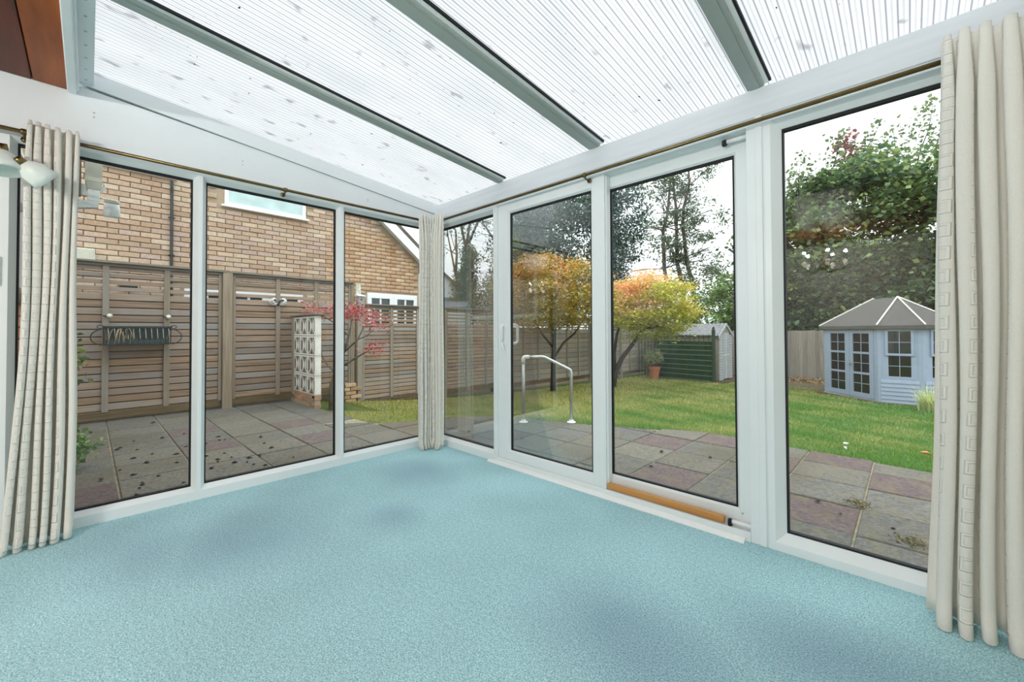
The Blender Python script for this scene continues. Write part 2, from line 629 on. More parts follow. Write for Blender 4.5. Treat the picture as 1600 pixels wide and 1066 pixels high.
def m_carpet():
    x = NT('turquoise_carpet')
    v = x.mapping((1, 1, 1))
    tuft = x.noise(v, 190, 4, 0.75)
    tuft2 = x.noise(v, 60, 3, 0.6)
    wear = x.noise(v, 1.1, 3, 0.5)
    stain = x.noise(x.mapping((0.75, 1.0, 1)), 1.25, 2, 0.4)
    col = x.mix(x.mapr(tuft, 0.36, 0.64, 0, 1), L(94, 166, 178), L(220, 248, 252))
    col = x.val2(col, x.mapr(tuft2, 0.3, 0.7, 0.86, 1.12))
    col = x.val2(col, x.mapr(wear, 0.3, 0.7, 0.88, 1.1))
    # worn greyish-purple patches
    sep = x.n('ShaderNodeSeparateXYZ')
    x.lk(x.coord('Object'), sep.inputs[0])
    tot = None
    for cx, cyy, rx, ry in ((0.62, -0.62, 0.36, 0.30), (0.85, -1.75, 0.42, 0.36), (0.55, -2.2, 0.45, 0.25), (2.6, -1.05, 0.5, 0.32),
                            (1.15, -1.15, 0.25, 0.2), (3.2, -0.7, 0.45, 0.3)):
        mp = x.n('ShaderNodeMapping')
        mp.inputs['Location'].default_value = (-cx / rx, -cyy / ry, 0)
        mp.inputs['Scale'].default_value = (1 / rx, 1 / ry, 0)
        x.lk(x.coord('Object'), mp.inputs['Vector'])
        ln = x.n('ShaderNodeVectorMath', operation='LENGTH')
        x.lk(mp.outputs[0], ln.inputs[0])
        f = x.mapr(ln.outputs['Value'], 0.25, 1.15, 1, 0)
        if tot is None:
            tot = f
        else:
            mm = x.n('ShaderNodeMath', operation='MAXIMUM')
            x.lk(tot, mm.inputs[0]); x.lk(f, mm.inputs[1])
            tot = mm.outputs[0]
    mm = x.n('ShaderNodeMath', operation='MULTIPLY')
    x.lk(tot, mm.inputs[0])
    x.lk(x.mapr(stain, 0.3, 0.6, 0.15, 0.7), mm.inputs[1])
    stc = x.mix(x.mapr(tuft, 0.36, 0.64, 0, 1), L(92, 130, 154), L(172, 200, 216))
    col = x.mix(mm.outputs[0], col, stc)
    x.base(col)
    x.rough(1.0, 0.05)
    x.bump(tuft, 0.5, 0.004)
    return x.m


def m_poly():
    """translucent ribbed roofing sheet with dirt specks"""
    x = NT('polycarbonate_sheet')
    sep = x.n('ShaderNodeSeparateXYZ')
    x.lk(x.coord('Object'), sep.inputs[0])
    dv = x.n('ShaderNodeMath', operation='DIVIDE')
    x.lk(sep.outputs['X'], dv.inputs[0]); dv.inputs[1].default_value = 0.034
    fr = x.n('ShaderNodeMath', operation='FRACT')
    x.lk(dv.outputs[0], fr.inputs[0])
    pp = x.n('ShaderNodeMath', operation='PINGPONG')
    x.lk(fr.outputs[0], pp.inputs[0]); pp.inputs[1].default_value = 0.5
    web = x.mapr(pp.outputs[0], 0.38, 0.46, 0, 1)
    col = x.mix(web, (0.45, 0.46, 0.46), (0.21, 0.215, 0.23))
    v = x.mapping((1, 1, 1))
    spots = x.noise(x.mapping((1, 0.55, 1)), 15, 2, 0.5)
    ad = x.n('ShaderNodeMath', operation='ADD')
    x.lk(spots, ad.inputs[0]); x.lk(x.mapr(sep.outputs['X'], 0.0, 0.9, 0.045, 0.0), ad.inputs[1])
    f = x.mapr(ad.outputs[0], 0.655, 0.75, 0, 0.6)
    col = x.mix(f, col, L(96, 96, 100))
    spk = x.noise(v, 70, 1, 0.5)
    col = x.mix(x.mapr(spk, 0.77, 0.80, 0, 0.75), col, L(84, 80, 76))
    grime = x.noise(x.mapping((2, 0.8, 1)), 2.2, 4, 0.6)
    col = x.val2(col, x.mapr(grime, 0.3, 0.7, 0.9, 1.05))
    tl = x.n('ShaderNodeBsdfTranslucent')
    df = x.n('ShaderNodeBsdfDiffuse')
    x.lk(col, tl.inputs['Color']); x.lk(col, df.inputs['Color'])
    ms = x.n('ShaderNodeMixShader'); ms.inputs[0].default_value = 0.12
    x.lk(tl.outputs[0], ms.inputs[1]); x.lk(df.outputs[0], ms.inputs[2])
    x.lk(ms.outputs[0], x.out.inputs['Surface'])
    return x.m


def m_curtain():
    x = NT('cream_curtain')
    uv = x.n('ShaderNodeUVMap'); uv.uv_map = 'UVMap'
    sep = x.n('ShaderNodeSeparateXYZ')
    x.lk(uv.outputs[0], sep.inputs[0])

    def cell(sock, period, half):
        d = x.n('ShaderNodeMath', operation='DIVIDE'); x.lk(sock, d.inputs[0]); d.inputs[1].default_value = period
        f = x.n('ShaderNodeMath', operation='FRACT'); x.lk(d.outputs[0], f.inputs[0])
        s = x.n('ShaderNodeMath', operation='SUBTRACT'); x.lk(f.outputs[0], s.inputs[0]); s.inputs[1].default_value = 0.5
        a = x.n('ShaderNodeMath', operation='ABSOLUTE'); x.lk(s.outputs[0], a.inputs[0])
        m = x.n('ShaderNodeMath', operation='MULTIPLY'); x.lk(a.outputs[0], m.inputs[0]); m.inputs[1].default_value = period / half
        return m.outputs[0]
    a = cell(sep.outputs['X'], 0.10, 0.018)
    b = cell(sep.outputs['Y'], 0.085, 0.022)
    mxm = x.n('ShaderNodeMath', operation='MAXIMUM'); x.lk(a, mxm.inputs[0]); x.lk(b, mxm.inputs[1])
    outer = x.mapr(mxm.outputs[0], 1.0, 1.15, 1, 0)
    inner = x.mapr(mxm.outputs[0], 0.65, 0.8, 0, 1)
    ring = x.n('ShaderNodeMath', operation='MULTIPLY'); x.lk(outer, ring.inputs[0]); x.lk(inner, ring.inputs[1])
    wv = x.noise(x.mapping((1, 1, 1)), 320, 2)
    col = x.mix(x.mapr(wv, 0.3, 0.7, 0, 1), L(243, 240, 232), L(251, 249, 243))
    col = x.mix(ring.outputs[0], col, L(255, 253, 246))
    h = x.n('ShaderNodeMath', operation='ADD')
    x.lk(ring.outputs[0], h.inputs[0])
    o2 = x.n('ShaderNodeMath', operation='MULTIPLY'); x.lk(outer, o2.inputs[0]); o2.inputs[1].default_value = 0.6
    x.lk(o2.outputs[0], h.inputs[1])
    bp = x.n('ShaderNodeBump'); bp.inputs['Strength'].default_value = 0.8; bp.inputs['Distance'].default_value = 0.0035
    x.lk(h.outputs[0], bp.inputs['Height'])
    df = x.n('ShaderNodeBsdfDiffuse'); tl = x.n('ShaderNodeBsdfTranslucent')
    for s in (df, tl):
        x.lk(col, s.inputs['Color']); x.lk(bp.outputs[0], s.inputs['Normal'])
    ms = x.n('ShaderNodeMixShader'); ms.inputs[0].default_value = 0.25
    x.lk(df.outputs[0], ms.inputs[1]); x.lk(tl.outputs[0], ms.inputs[2])
    x.lk(ms.outputs[0], x.out.inputs['Surface'])
    return x.m


M['carpet'] = m_carpet()
M['poly'] = m_poly()
M['curtain'] = m_curtain()


def m_lawn():
    x = NT('lawn_ground')
    v = x.mapping((1, 1, 1))
    n1 = x.noise(v, 2.2, 4, 0.6)
    n2 = x.noise(v, 40, 3, 0.6)
    col = x.mix(x.mapr(n1, 0.35, 0.65, 0, 1), L(58, 80, 32), L(92, 98, 50))
    col = x.val2(col, x.mapr(n2, 0.3, 0.7, 0.75, 1.25))
    x.base(col); x.rough(1.0, 0.05); x.bump(n2, 0.6, 0.01)
    return x.m


M['lawn'] = m_lawn()


# =================================================================== CONSERVATORY SHELL
def struct(o, label, cat='room'):
    return tag(o, label, cat, kind='structure')


ZG0, ZG1 = 0.08, 2.05            # glass heights
RX = 3.80                        # right wall
BACK = -5.6
ROOF_Z0, ROOF_K = 2.265, 0.0995


def roofz(y):
    return ROOF_Z0 - ROOF_K * y


# floor
mb = MB()
mb.box(-0.02, BACK, -0.06, RX, 0.0, 0.0)
struct(mb.build('floor', M['carpet']), 'turquoise fitted carpet with greyish worn patches', 'floor')


def mapL(u, z, d):               # left glazing: u = y, d towards the room (+x)
    return (d, u, z)


def mapF(u, z, d):               # front glazing: u = x, d towards the room (-y)
    return (u, -d, z)


def ubox(mb, mp, u0, u1, z0, z1, d0, d1):
    a, b = mp(u0, z0, d0), mp(u1, z1, d1)
    mb.box(*a, *b)


def bead(mb, mp, u0, u1, z0, z1, w, d_out, d_in=0.0, d_back=-0.02):
    """mitred glazing bead round an opening; (u0..u1, z0..z1) is the sight line of the glass"""
    sec = [(w, d_out), (0, d_in), (0, d_back), (w, d_back)]
    cor = [(-1, -1, u0, z0), (1, -1, u1, z0), (1, 1, u1, z1), (-1, 1, u0, z1)]
    vs = [mp(u + sx * s, z + sz * s, d) for sx, sz, u, z in cor for s, d in sec]
    fs = []
    flip = mp is mapF
    for c in range(4):
        for k in range(4):
            f = (c * 4 + k, c * 4 + (k + 1) % 4, ((c + 1) % 4) * 4 + (k + 1) % 4, ((c + 1) % 4) * 4 + k)
            fs.append(tuple(reversed(f)) if flip else f)
    mb._add(vs, fs)


def gasket(mp, u0, u1, z0, z1, parent, t=0.008, d0=-0.03, d1=-0.004):
    g = MB()
    ubox(g, mp, u0 - 0.004, u1 + 0.004, z0 - 0.004, z0 + t, d0, d1)
    ubox(g, mp, u0 - 0.004, u1 + 0.004, z1 - t * 1.6, z1 + 0.004, d0, d1)
    ubox(g, mp, u0 - 0.004, u0 + t, z0 + t, z1 - t * 1.6, d0, d1)
    ubox(g, mp, u1 - t, u1 + 0.004, z0 + t, z1 - t * 1.6, d0, d1)
    return g.build('gasket', M['gasket'], parent)


def pane(mp, u0, u1, z0, z1, parent, d=-0.018):
    g = MB()
    ubox(g, mp, u0 - 0.01, u1 + 0.01, z0 - 0.01, z1 + 0.01, d - 0.003, d)
    return g.build('pane', M['glass'], parent)


def glazing(name, mp, opens, u_lo, u_hi, z_hi, D, w, label):
    mb = MB()
    ubox(mb, mp, u_lo, u_hi, 0.0, ZG0 - w * 0.65, -0.03, D)
    ubox(mb, mp, u_lo, u_hi, ZG1 + w * 0.65, z_hi, -0.03, D)
    edges = [u_lo] + [e for o in opens for e in (o[0] - w * 0.65, o[1] + w * 0.65)] + [u_hi]
    for k in range(0, len(edges), 2):
        if edges[k + 1] - edges[k] > 0.002:
            ubox(mb, mp, edges[k], edges[k + 1], ZG0 - w * 0.65, ZG1 + w * 0.65, -0.03, D)
    for o in opens:
        bead(mb, mp, o[0], o[1], ZG0, ZG1, w * 0.65, D)
    r = struct(mb.build(name, M['upvc']), label, 'window')
    for o in opens:
        pane(mp, o[0], o[1], ZG0, ZG1, r)
        gasket(mp, o[0], o[1], ZG0, ZG1, r)
    return r


glazing('window_1', mapL, [(-2.602, -1.883), (-1.815, -0.972), (-0.904, -0.075)], -2.66, 0.0, 2.115, 0.04, 0.036,
        'white plastic framed side window of three tall panes facing the slatted fence')
glazing('window_2', mapF, [(0.075, 0.831)], 0.0, 0.862, 2.135, 0.04, 0.036,
        'narrow fixed white framed pane between the corner curtains and the sliding door')
glazing('window_3', mapF, [(2.8895, 3.72)], 2.822, RX, 2.135, 0.04, 0.062,
        'tall fixed white framed pane looking onto the summerhouse')

# left wall: plain panel beyond the glazing, gable infill above
mb = MB()
ubox(mb, mapL, BACK, -2.66, 0.0, 2.115, -0.05, 0.042)
mb.prism([(-0.05, BACK, 2.115), (-0.05, 0.0, 2.115), (-0.05, 0.0, 2.20), (-0.05, -2.42, 2.43), (-0.05, BACK, 2.43)], (0.085, 0, 0))
# raised strip under the roof
zs = lambda y: 2.19 - 0.1045 * y
mb.prism([(-0.05, 0.0, zs(0)), (-0.05, 0.0, roofz(0) + 0.004), (-0.05, -2.395, roofz(-2.395) + 0.004), (-0.05, -2.395, zs(-2.395))], (0.095, 0, 0))
mb.prism([(-0.05, 0.0, roofz(0)), (-0.05, 0.0, roofz(0) + 0.05), (-0.05, -2.395, roofz(-2.395) + 0.05), (-0.05, -2.395, roofz(-2.395))], (0.075, 0, 0))
wl = struct(mb.build('wall_left', M['paint']), 'white side wall with sloping gable panel above the three pane window', 'wall')
mb = MB()
for y, z in ((-2.33, 2.30), (-2.33, 2.275), (-1.62, 2.24), (-1.62, 2.215), (-0.72, 2.185), (-0.72, 2.17)):
    mb.lathe([(0.0045, 0), (0.003, 0.002)], (0.035, y, z), 8, axis=(1, 0, 0))
mb.build('screw', M['galv'], wl)
mb = MB()
for zc in (2.437,):
    mb.prism([(0.034, 0.0, 2.186), (0.034, 0.0, 2.19), (0.034, -2.36, 2.4366), (0.034, -2.36, 2.4326)], (0.0035, 0, 0))
mb.build('shadow_gap', m_plain('groove_grey', L(150, 158, 160), 0.8), wl)

# wall on the right and behind the camera
mb = MB()
mb.box(RX, BACK, 0, RX + 0.1, 0.12, 2.3)
mb.prism([(RX, 0.12, 2.3), (RX, -2.42, 2.3), (RX, -2.42, 2.52), (RX, 0.12, roofz(0.12) + 0.05)], (0.1, 0, 0))
mb.box(RX, BACK, 2.3, RX + 0.1, -2.42, 2.45)
struct(mb.build('wall_right', M['plaster']), 'pale plain wall at the right end of the conservatory', 'wall')
mb = MB()
mb.box(-0.05, BACK - 0.1, 0, RX + 0.1, BACK, 2.45)
struct(mb.build('wall_back', M['plaster']), 'pale plain wall behind the camera', 'wall')

# eaves beam over the front glazing
mb = MB()
mb.box(-0.05, -0.05, 2.128, RX, 0.09, roofz(-0.05) - 0.002)
struct(mb.build('trim_1', m_wood('painted_beam', L(228, 233, 238), L(215, 221, 227), 'X', False, 0.55, 0.12, 0.0, fine=14), bevel=0.003),
       'long white painted eaves beam above the patio door', 'beam')

# ------------------------------------------------------------------ roof
ceil = bpy.data.objects.new('ceiling', None)
place(ceil, None, (0, 0, ROOF_Z0))
struct(ceil, 'sloping translucent ribbed roof on four pale rafters', 'ceiling')
TH = 0.030
RAF = [(0.917, 0.982, 0.862, 0.936), (1.80, 1.888, 1.80, 1.885), (2.753, 2.829, 2.753, 2.830), (3.70, 3.78, 3.70, 3.78)]
edges = [0.0] + [0.5 * (a + b) for a, b, c, d in RAF]
edges_b = [0.0] + [0.5 * (c + d) for a, b, c, d in RAF]
for k in range(4):
    mb = MB()
    x0, x1 = edges[k], edges[k + 1]
    y0, y1 = 0.10, -2.345
    n0, n1 = math.ceil((x0 + 0.004) / 0.034), math.floor((x1 - 0.004) / 0.034)
    xs = [(x0, 0)]
    for i in range(n0, n1 + 1):
        xc = i * 0.034
        if x0 + 0.004 < xc < x1 - 0.004:
            xs += [(xc - 0.0035, 0), (xc, -0.0025), (xc + 0.0035, 0)]
    xs.append((x1, 0))
    nb = len(xs)
    lo = [(x, y0, roofz(y0) + TH + dz) for x, dz in xs]
    hi = [(x, y1, roofz(y1) + TH + dz) for x, dz in xs]
    mb._add(lo + hi, [(i, i + 1, nb + i + 1, nb + i) for i in range(nb - 1)])
    mb.build('roof_sheet', M['poly'], ceil, origin=(0, 0, 0))
for k, (a, b, c, d) in enumerate(RAF):
    ya, yb = -0.045, -2.335
    mb = MB()
    za, zb = roofz(ya), roofz(yb)
    mb.prism([(a, ya, za), (b, ya, za), (b, ya, za + TH + 0.03), (a, ya, za + TH + 0.03)], (0, 0, 0.0001))
    mb = MB()

    def beamv(xa0, xa1, xb0, xb1, h0, h1):
        V = [(xa0, ya, za + h0), (xa1, ya, za + h0), (xa1, ya, za + h1), (xa0, ya, za + h1),
             (xb0, yb, zb + h0), (xb1, yb, zb + h0), (xb1, yb, zb + h1), (xb0, yb, zb + h1)]
        return V, [(0, 1, 2, 3), (7, 6, 5, 4), (0, 4, 5, 1), (1, 5, 6, 2), (2, 6, 7, 3), (3, 7, 4, 0)]
    mb._add(*beamv(a, b, c, d, 0.0, 0.06))
    r = mb.build('rafter', M['rafter'], ceil, bevel=0.003)
    mb = MB()
    mb._add(*beamv(b + 0.0005, b + 0.020, d + 0.0005, d + 0.020, 0.012, 0.026))
    mb.build('capping', M['whiteplastic'], r)
    mb = MB()
    mb._add(*beamv(b + 0.0205, b + 0.030, d + 0.0205, d + 0.030, 0.016, 0.029))
    mb.build('gasket', M['gasket'], r)
    mb = MB()
    mb._add(*beamv(a + 0.018, b - 0.018, c + 0.018, d - 0.018, -0.004, -0.0002))
    mb.build('rib', M['rafter'], r)
# small screw-fixed bits where debris sits on the sheets
mb = MB()
for i in range(26):
    xx, yy = random.uniform(0.1, 3.6), random.uniform(-2.2, -0.2)
    s = random.uniform(0.004, 0.011)
    z = roofz(yy) + TH - 0.004
    a = random.uniform(0, PI)
    dx, dy = math.cos(a) * s, math.sin(a) * s
    mb.prism([(xx - dx, yy - dy, z), (xx + dy * 0.5, yy - dx * 0.5, z), (xx + dx, yy + dy, z), (xx - dy * 0.5, yy + dx * 0.5, z)], (0, 0, 0.002))
deb = mb.build('debris', M['debris'], ceil)
deb['kind'] = 'stuff'

# house-side wall plate, trim and varnished boarded ceiling
mb = MB()
mb.box(0.036, -2.395, 2.445, RX, -2.332, 2.475)
mb.box(0.036, -2.395, 2.475, RX, -2.36, 2.56)
pl_ = struct(mb.build('trim_2', M['paint'], bevel=0.002), 'white wall plate between the ribbed roof and the wooden ceiling', 'trim')
mb = MB()
for i in range(26):
    mb.lathe([(0.006, 0), (0.006, -0.0012)], (0.10 + i * 0.13, -2.362, 2.445), 8)
mb.build('screw_row', M['rafter'], pl_)
mb = MB()
mb.box(0.036, -2.432, 2.372, RX, -2.397, 2.47)
mb.box(0.036, -2.412, 2.388, RX, -2.388, 2.5)
struct(mb.build('trim_3', M['paint'], bevel=0.004), 'white moulded edge strip of the wooden ceiling', 'trim')
mb = MB()
mb.box(0.0, BACK, 2.41, RX, -2.43, 2.44)
cb = struct(mb.build('ceiling', M['panel']), 'dark varnished board ceiling over the house end', 'ceiling')
mb = MB()
mb.cbox(0, -0.068, -0.012, RX - 0.04, 0.068, 0.012, 0.004)
bm_ = mb.mesh('ceiling_board', M['panel'])
for i in range(22):
    o = inst(bm_, 'board', cb, (0.038, -2.434 - 0.05 - i * 0.1405, 2.398))
    if i == 0:
        o.material_slots[0].link = 'OBJECT'
        o.material_slots[0].material = M['panel_light']


# ------------------------------------------------------------------ sliding patio door
door = bpy.data.objects.new('door_1', None)
place(door, None, (1.85, 0, 0))
struct(door, 'white sliding patio door of two glazed leaves', 'door')
mb = MB()
ubox(mb, mapF, 0.862, 0.902, 0.0, 2.135, -0.09, 0.046)          # left jamb
ubox(mb, mapF, 2.742, 2.822, 0.0, 2.135, -0.09, 0.040)          # right jamb
ubox(mb, mapF, 0.902, 2.742, 2.088, 2.135, -0.09, 0.040)        # head
ubox(mb, mapF, 0.902, 2.742, 0.0, 0.022, -0.09, 0.046)          # sill
ubox(mb, mapF, 0.902, 2.742, 0.022, 0.046, 0.034, 0.046)        # inner track lip
ubox(mb, mapF, 0.902, 2.742, 0.022, 0.034, -0.012, -0.004)
df_ = mb.build('door_frame', M['upvc'], door, bevel=0.002)
mb = MB()
ubox(mb, mapF, 2.784, 2.816, 0.0, 2.135, 0.040, 0.050)
mb.build('cover_strip', M['upvc'], door, bevel=0.004)
mb = MB()
mb.prism([(0.815, -0.082, 0.0), (0.815, -0.046, 0.0), (0.815, -0.046, 0.018), (0.815, -0.056, 0.018), (0.815, -0.080, 0.005)], (1.905, 0, 0))
mb.build('threshold_strip', M['whiteplastic'], door)


def door_leaf(u0, u1, z0, z1, g, dface, dback, dglass):
    """leaf as a mitred profile frame; g = glass sight rect"""
    mb = MB()
    gu0, gu1, gz0, gz1 = g
    wq = 0.012
    ubox(mb, mapF, u0, gu0 - wq, z0, z1, dback, dface)
    ubox(mb, mapF, gu1 + wq, u1, z0, z1, dback, dface)
    ubox(mb, mapF, gu0 - wq, gu1 + wq, z0, gz0 - wq, dback, dface)
    ubox(mb, mapF, gu0 - wq, gu1 + wq, gz1 + wq, z1, dback, dface)
    bead(mb, mapF, gu0, gu1, gz0, gz1, wq, dface, dface - 0.014, dback)
    lf = mb.build('door_leaf', M['upvc'], door, bevel=0.0015)
    pane(mapF, gu0, gu1, gz0, gz1, lf, dglass)
    gasket(mapF, gu0, gu1, gz0, gz1, lf, 0.008, dglass - 0.012, dglass + 0.006)
    return lf


leaf1 = door_leaf(0.904, 1.905, 0.024, 2.092, (1.029, 1.796, 0.120, 2.008), 0.030, -0.004, 0.008)
leaf2 = door_leaf(1.82, 2.738, 0.024, 2.10, (1.905, 2.660, 0.126, 2.002), -0.034, -0.072, -0.052)
# interlock stile on leaf 1
mb = MB()
ubox(mb, mapF, 1.893, 1.912, 0.05, 2.085, -0.03, 0.012)
mb.build('interlock', M['upvc'], leaf1)
# handles
mb = MB()
hx, hz0, hz1 = 0.968, 0.985, 1.105
mb.tube([(hx - 0.012, -0.030, hz1 + 0.004), (hx, -0.055, hz1 + 0.002), (hx + 0.006, -0.062, hz1 - 0.02), (hx + 0.006, -0.062, hz0 + 0.02), (hx, -0.055, hz0 - 0.002), (hx - 0.012, -0.030, hz0 - 0.004)],
        [0.009, 0.009, 0.008, 0.008, 0.009, 0.009], 8)
mb.cbox(hx - 0.035, -0.036, hz0 - 0.02, hx + 0.008, -0.0295, hz0 + 0.006, 0.003)
mb.cbox(hx - 0.03, -0.036, hz1 - 0.006, hx + 0.008, -0.0295, hz1 + 0.014, 0.003)
mb.build('handle', M['whiteplastic'], leaf1, smooth=True)
mb = MB()
mb.tube([(hx - 0.012, -0.030, 0.975), (hx - 0.004, -0.05, 0.965), (hx + 0.022, -0.056, 0.925), (hx + 0.03, -0.054, 0.915)], [0.007, 0.008, 0.007, 0.005], 8)
mb.tube([(hx - 0.02, -0.031, 0.995), (hx - 0.02, -0.038, 0.995)], [0.014, 0.012], 12)
mb.build('lever', M['whiteplastic'], leaf1, smooth=True)
mb = MB()
ox = 0.992
mb.tube([(ox, 0.004, 1.115), (ox, 0.075, 1.115), (ox, 0.093, 1.107), (ox, 0.100, 1.09), (ox, 0.100, 0.99), (ox, 0.093, 0.973), (ox, 0.075, 0.965), (ox, 0.004, 0.965)], 0.0115, 8)
mb.tube([(ox, 0.004, 0.925), (ox, 0.03, 0.915), (ox, 0.04, 0.905)], 0.007, 6)
mb.build('outside_handle', M['whiteplastic'], leaf1, smooth=True)
mb = MB()
mb.tube([(2.642, -0.004, 2.064), (2.742, -0.004, 2.064)], 0.011, 10)
mb.build('buffer_tube', M['whiteplastic'], door, smooth=True)
mb = MB()
mb.tube([(2.646, -0.006, 0.062), (2.742, -0.006, 0.062)], 0.011, 10)
mb.build('buffer_tube', M['whiteplastic'], door, smooth=True)
mb = MB()
mb.cbox(2.618, -0.014, 2.046, 2.642, 0.008, 2.078, 0.004)
mb.build('buffer_stop', M['black'], door)
mb = MB()
mb.cbox(2.626, -0.016, 0.035, 2.646, 0.006, 0.074, 0.004)
mb.build('buffer_stop', M['black'], door)
mb = MB()
mb.tube([(2.686, 0.036, 0.103), (2.686, 0.030, 0.103)], 0.005, 8)
mb.build('drain_cap', M['galv'], door)

# loose security batten lying in the track
mb = MB()
mb.cbox(1.914, -0.030, 0.047, 2.612, -0.002, 0.083, 0.0025)
tag(mb.build('wooden_batten', M['batten'], origin=(2.26, -0.016, 0.047)), 'orange brown wooden batten lying in the patio door track', 'batten')

# switch plate at the far left
mb = MB()
mb.cbox(0.042, -2.74, 1.30, 0.052, -2.648, 1.45, 0.004)
sw = tag(mb.build('switch_plate', M['whiteplastic'], origin=(0.042, -2.69, 1.375)), 'white plastic switch plate on the plain panel at the far left', 'switch')
mb = MB()
mb.cbox(0.052, -2.712, 1.36, 0.056, -2.676, 1.40, 0.0015)
mb.build('rocker', M['whiteplastic'], sw)


# ------------------------------------------------------------------ curtain poles
def pole(p0, p1, brackets, wall_dir, label, fin=(True, True)):
    t = thing('curtain_pole', p0, label, 'curtain pole', 'brass curtain poles')
    mb = MB(); mb.tube([p0, p1], 0.0105, 10)
    mb.build('rod', M['brass'], t, smooth=True)
    d = (Vector(p1) - Vector(p0)).normalized()
    for k, (p, s) in enumerate(((p0, -1), (p1, 1))):
        if fin[k]:
            mb = MB()
            mb.lathe([(0.010, -0.004), (0.018, 0.002), (0.020, 0.012), (0.016, 0.020), (0.004, 0.024)], p, 14, axis=d * s)
            mb.build('finial', M['black'], t, smooth=True)
    for q in brackets:
        q = Vector(q)
        wd = Vector(wall_dir)
        mb = MB()
        mb.lathe([(0.0135, -0.012), (0.0155, -0.006), (0.0155, 0.006), (0.0135, 0.012)], q, 12, axis=d)
        mb.tube([q - Vector((0, 0, 0.012)), q - Vector((0, 0, 0.022)) + wd * 0.02, q - Vector((0, 0, 0.022)) + wd * 0.058], 0.0055, 6)
        mb.lathe([(0.016, 0), (0.016, 0.004)], q - Vector((0, 0, 0.022)) + wd * 0.055, 12, axis=wd)
        mb.build('bracket', M['brass'], t, smooth=True)
    return t


pole((0.10, -2.72, 2.083), (0.10, -0.245, 2.088), [(0.10, -2.575, 2.083), (0.10, -1.372, 2.086)], (-1, 0, 0),
     'thin brass curtain pole along the side window of three panes', (True, True))
pole((0.245, -0.10, 2.090), (3.70, -0.10, 2.084), [(1.80, -0.10, 2.087)], (0, 1, 0),
     'thin brass curtain pole along the patio door wall', (True, False))


# ------------------------------------------------------------------ curtains
def curtain(p0, p1, into, n, z_top, width_bot, shift_bot, seed, label, amp=0.055, floor_break=0.02, lean=(0, 0), amp_bot=1.25, flare=1.4):
    """gathered curtain: n deep folds between p0 and p1 (2D), folds bulge towards `into`"""
    rs = random.Random(seed)
    p0, p1, into = Vector(p0), Vector(p1), Vector(into).normalized()
    d = p1 - p0
    W = d.length
    d.normalize()
    NU, NV = n * 20, 44
    def knots():
        ws = [rs.uniform(0.6, 1.45) for _ in range(n)]
        tot = sum(ws)
        out = [0.0]
        for q in ws:
            out.append(out[-1] + q / tot)
        return out
    kt, kb = knots(), knots()
    ph = [rs.uniform(-0.35, 0.35) for _ in range(n + 1)]
    am = [rs.uniform(0.75, 1.2) for _ in range(n + 1)]
    hem = [rs.uniform(-0.012, 0.012) for _ in range(n + 1)]
    V, UV, Fs = [], [], []
    for j in range(NV + 1):
        v = j / NV
        z = z_top * (1 - v)
        # pinched heading, opens out lower down
        head = min(1.0, max(0.0, (v - 0.0) / 0.10))
        open_ = 0.55 + 0.45 * head
        wb = 1 + (width_bot - 1) * v ** flare
        arc = 0.0
        prev = None
        for i in range(NU + 1):
            u = i / NU
            kk = [a_ * (1 - 0.75 * v) + b_ * 0.75 * v for a_, b_ in zip(kt, kb)]
            k = 0
            while k < n - 1 and u > kk[k + 1]:
                k += 1
            fr = min(1.0, (u - kk[k]) / (kk[k + 1] - kk[k]))
            fold = k + fr
            a = am[k] * (1 - fr) + am[min(n, k + 1)] * fr
            pp = ph[k] * (1 - fr) + ph[min(n, k + 1)] * fr
            th = 2 * PI * fold + pp * (1 + 1.3 * v) * v
            dep = amp * a * open_ * (1 + (amp_bot - 1) * v) * (0.5 - 0.5 * math.cos(th))
            ux = (u - 0.5) * W * wb + shift_bot * v ** flare + 0.28 * W / n * math.sin(2 * th) * (0.4 + 0.6 * head) * (0.9 + 0.2 * math.sin(3 * v + k))
            ux += 0.004 * math.sin(9 * v + 5 * u + seed)
            zz = z
            if v > 0.955:                       # hem breaks on the carpet
                zz = max(0.004, z + hem[k] * (v - 0.955) / 0.045 + 0.012 * (0.5 + 0.5 * math.cos(th)) * (v - 0.955) / 0.045)
                dep += floor_break * ((v - 0.955) / 0.045) ** 2 * (0.4 + 0.6 * (0.5 - 0.5 * math.cos(th)))
            if j == 0:
                zz += 0.010 * (0.5 - 0.5 * math.cos(th)) + 0.004 * math.sin(7 * u)
            P = p0 + d * (W / 2 + ux) + into * (dep + lean[0] * (1 - v) + lean[1] * v)
            V.append((P.x, P.y, zz))
            if prev is not None:
                arc += (Vector((P.x, P.y)) - prev).length
            prev = Vector((P.x, P.y))
            UV.append((u * W * 3.2 + 0.013 * k, z_top * v))
    nu = NU + 1
    for j in range(NV):
        for i in range(NU):
            a = j * nu + i
            Fs.append((a, a + 1, a + nu + 1, a + nu))
    me = bpy.data.meshes.new('curtain')
    org = Vector(((p0.x + p1.x) / 2, (p0.y + p1.y) / 2, 0))
    me.from_pydata([(x - org.x, y - org.y, z) for x, y, z in V], [], Fs)
    ul = me.uv_layers.new(name='UVMap')
    li = np.empty(len(me.loops), dtype=np.int32)
    me.loops.foreach_get('vertex_index', li)
    ul.data.foreach_set('uv', np.array(UV, dtype=np.float32)[li].ravel())
    me.polygons.foreach_set('use_smooth', [True] * len(me.polygons))
    me.materials.append(M['curtain'])
    o = bpy.data.objects.new('curtain', me)
    place(o, None, org)
    sd = o.modifiers.new('thickness', 'SOLIDIFY')
    sd.thickness = 0.0025
    sd.offset = 0
    return tag(o, label, 'curtain', 'cream curtains on brass poles')


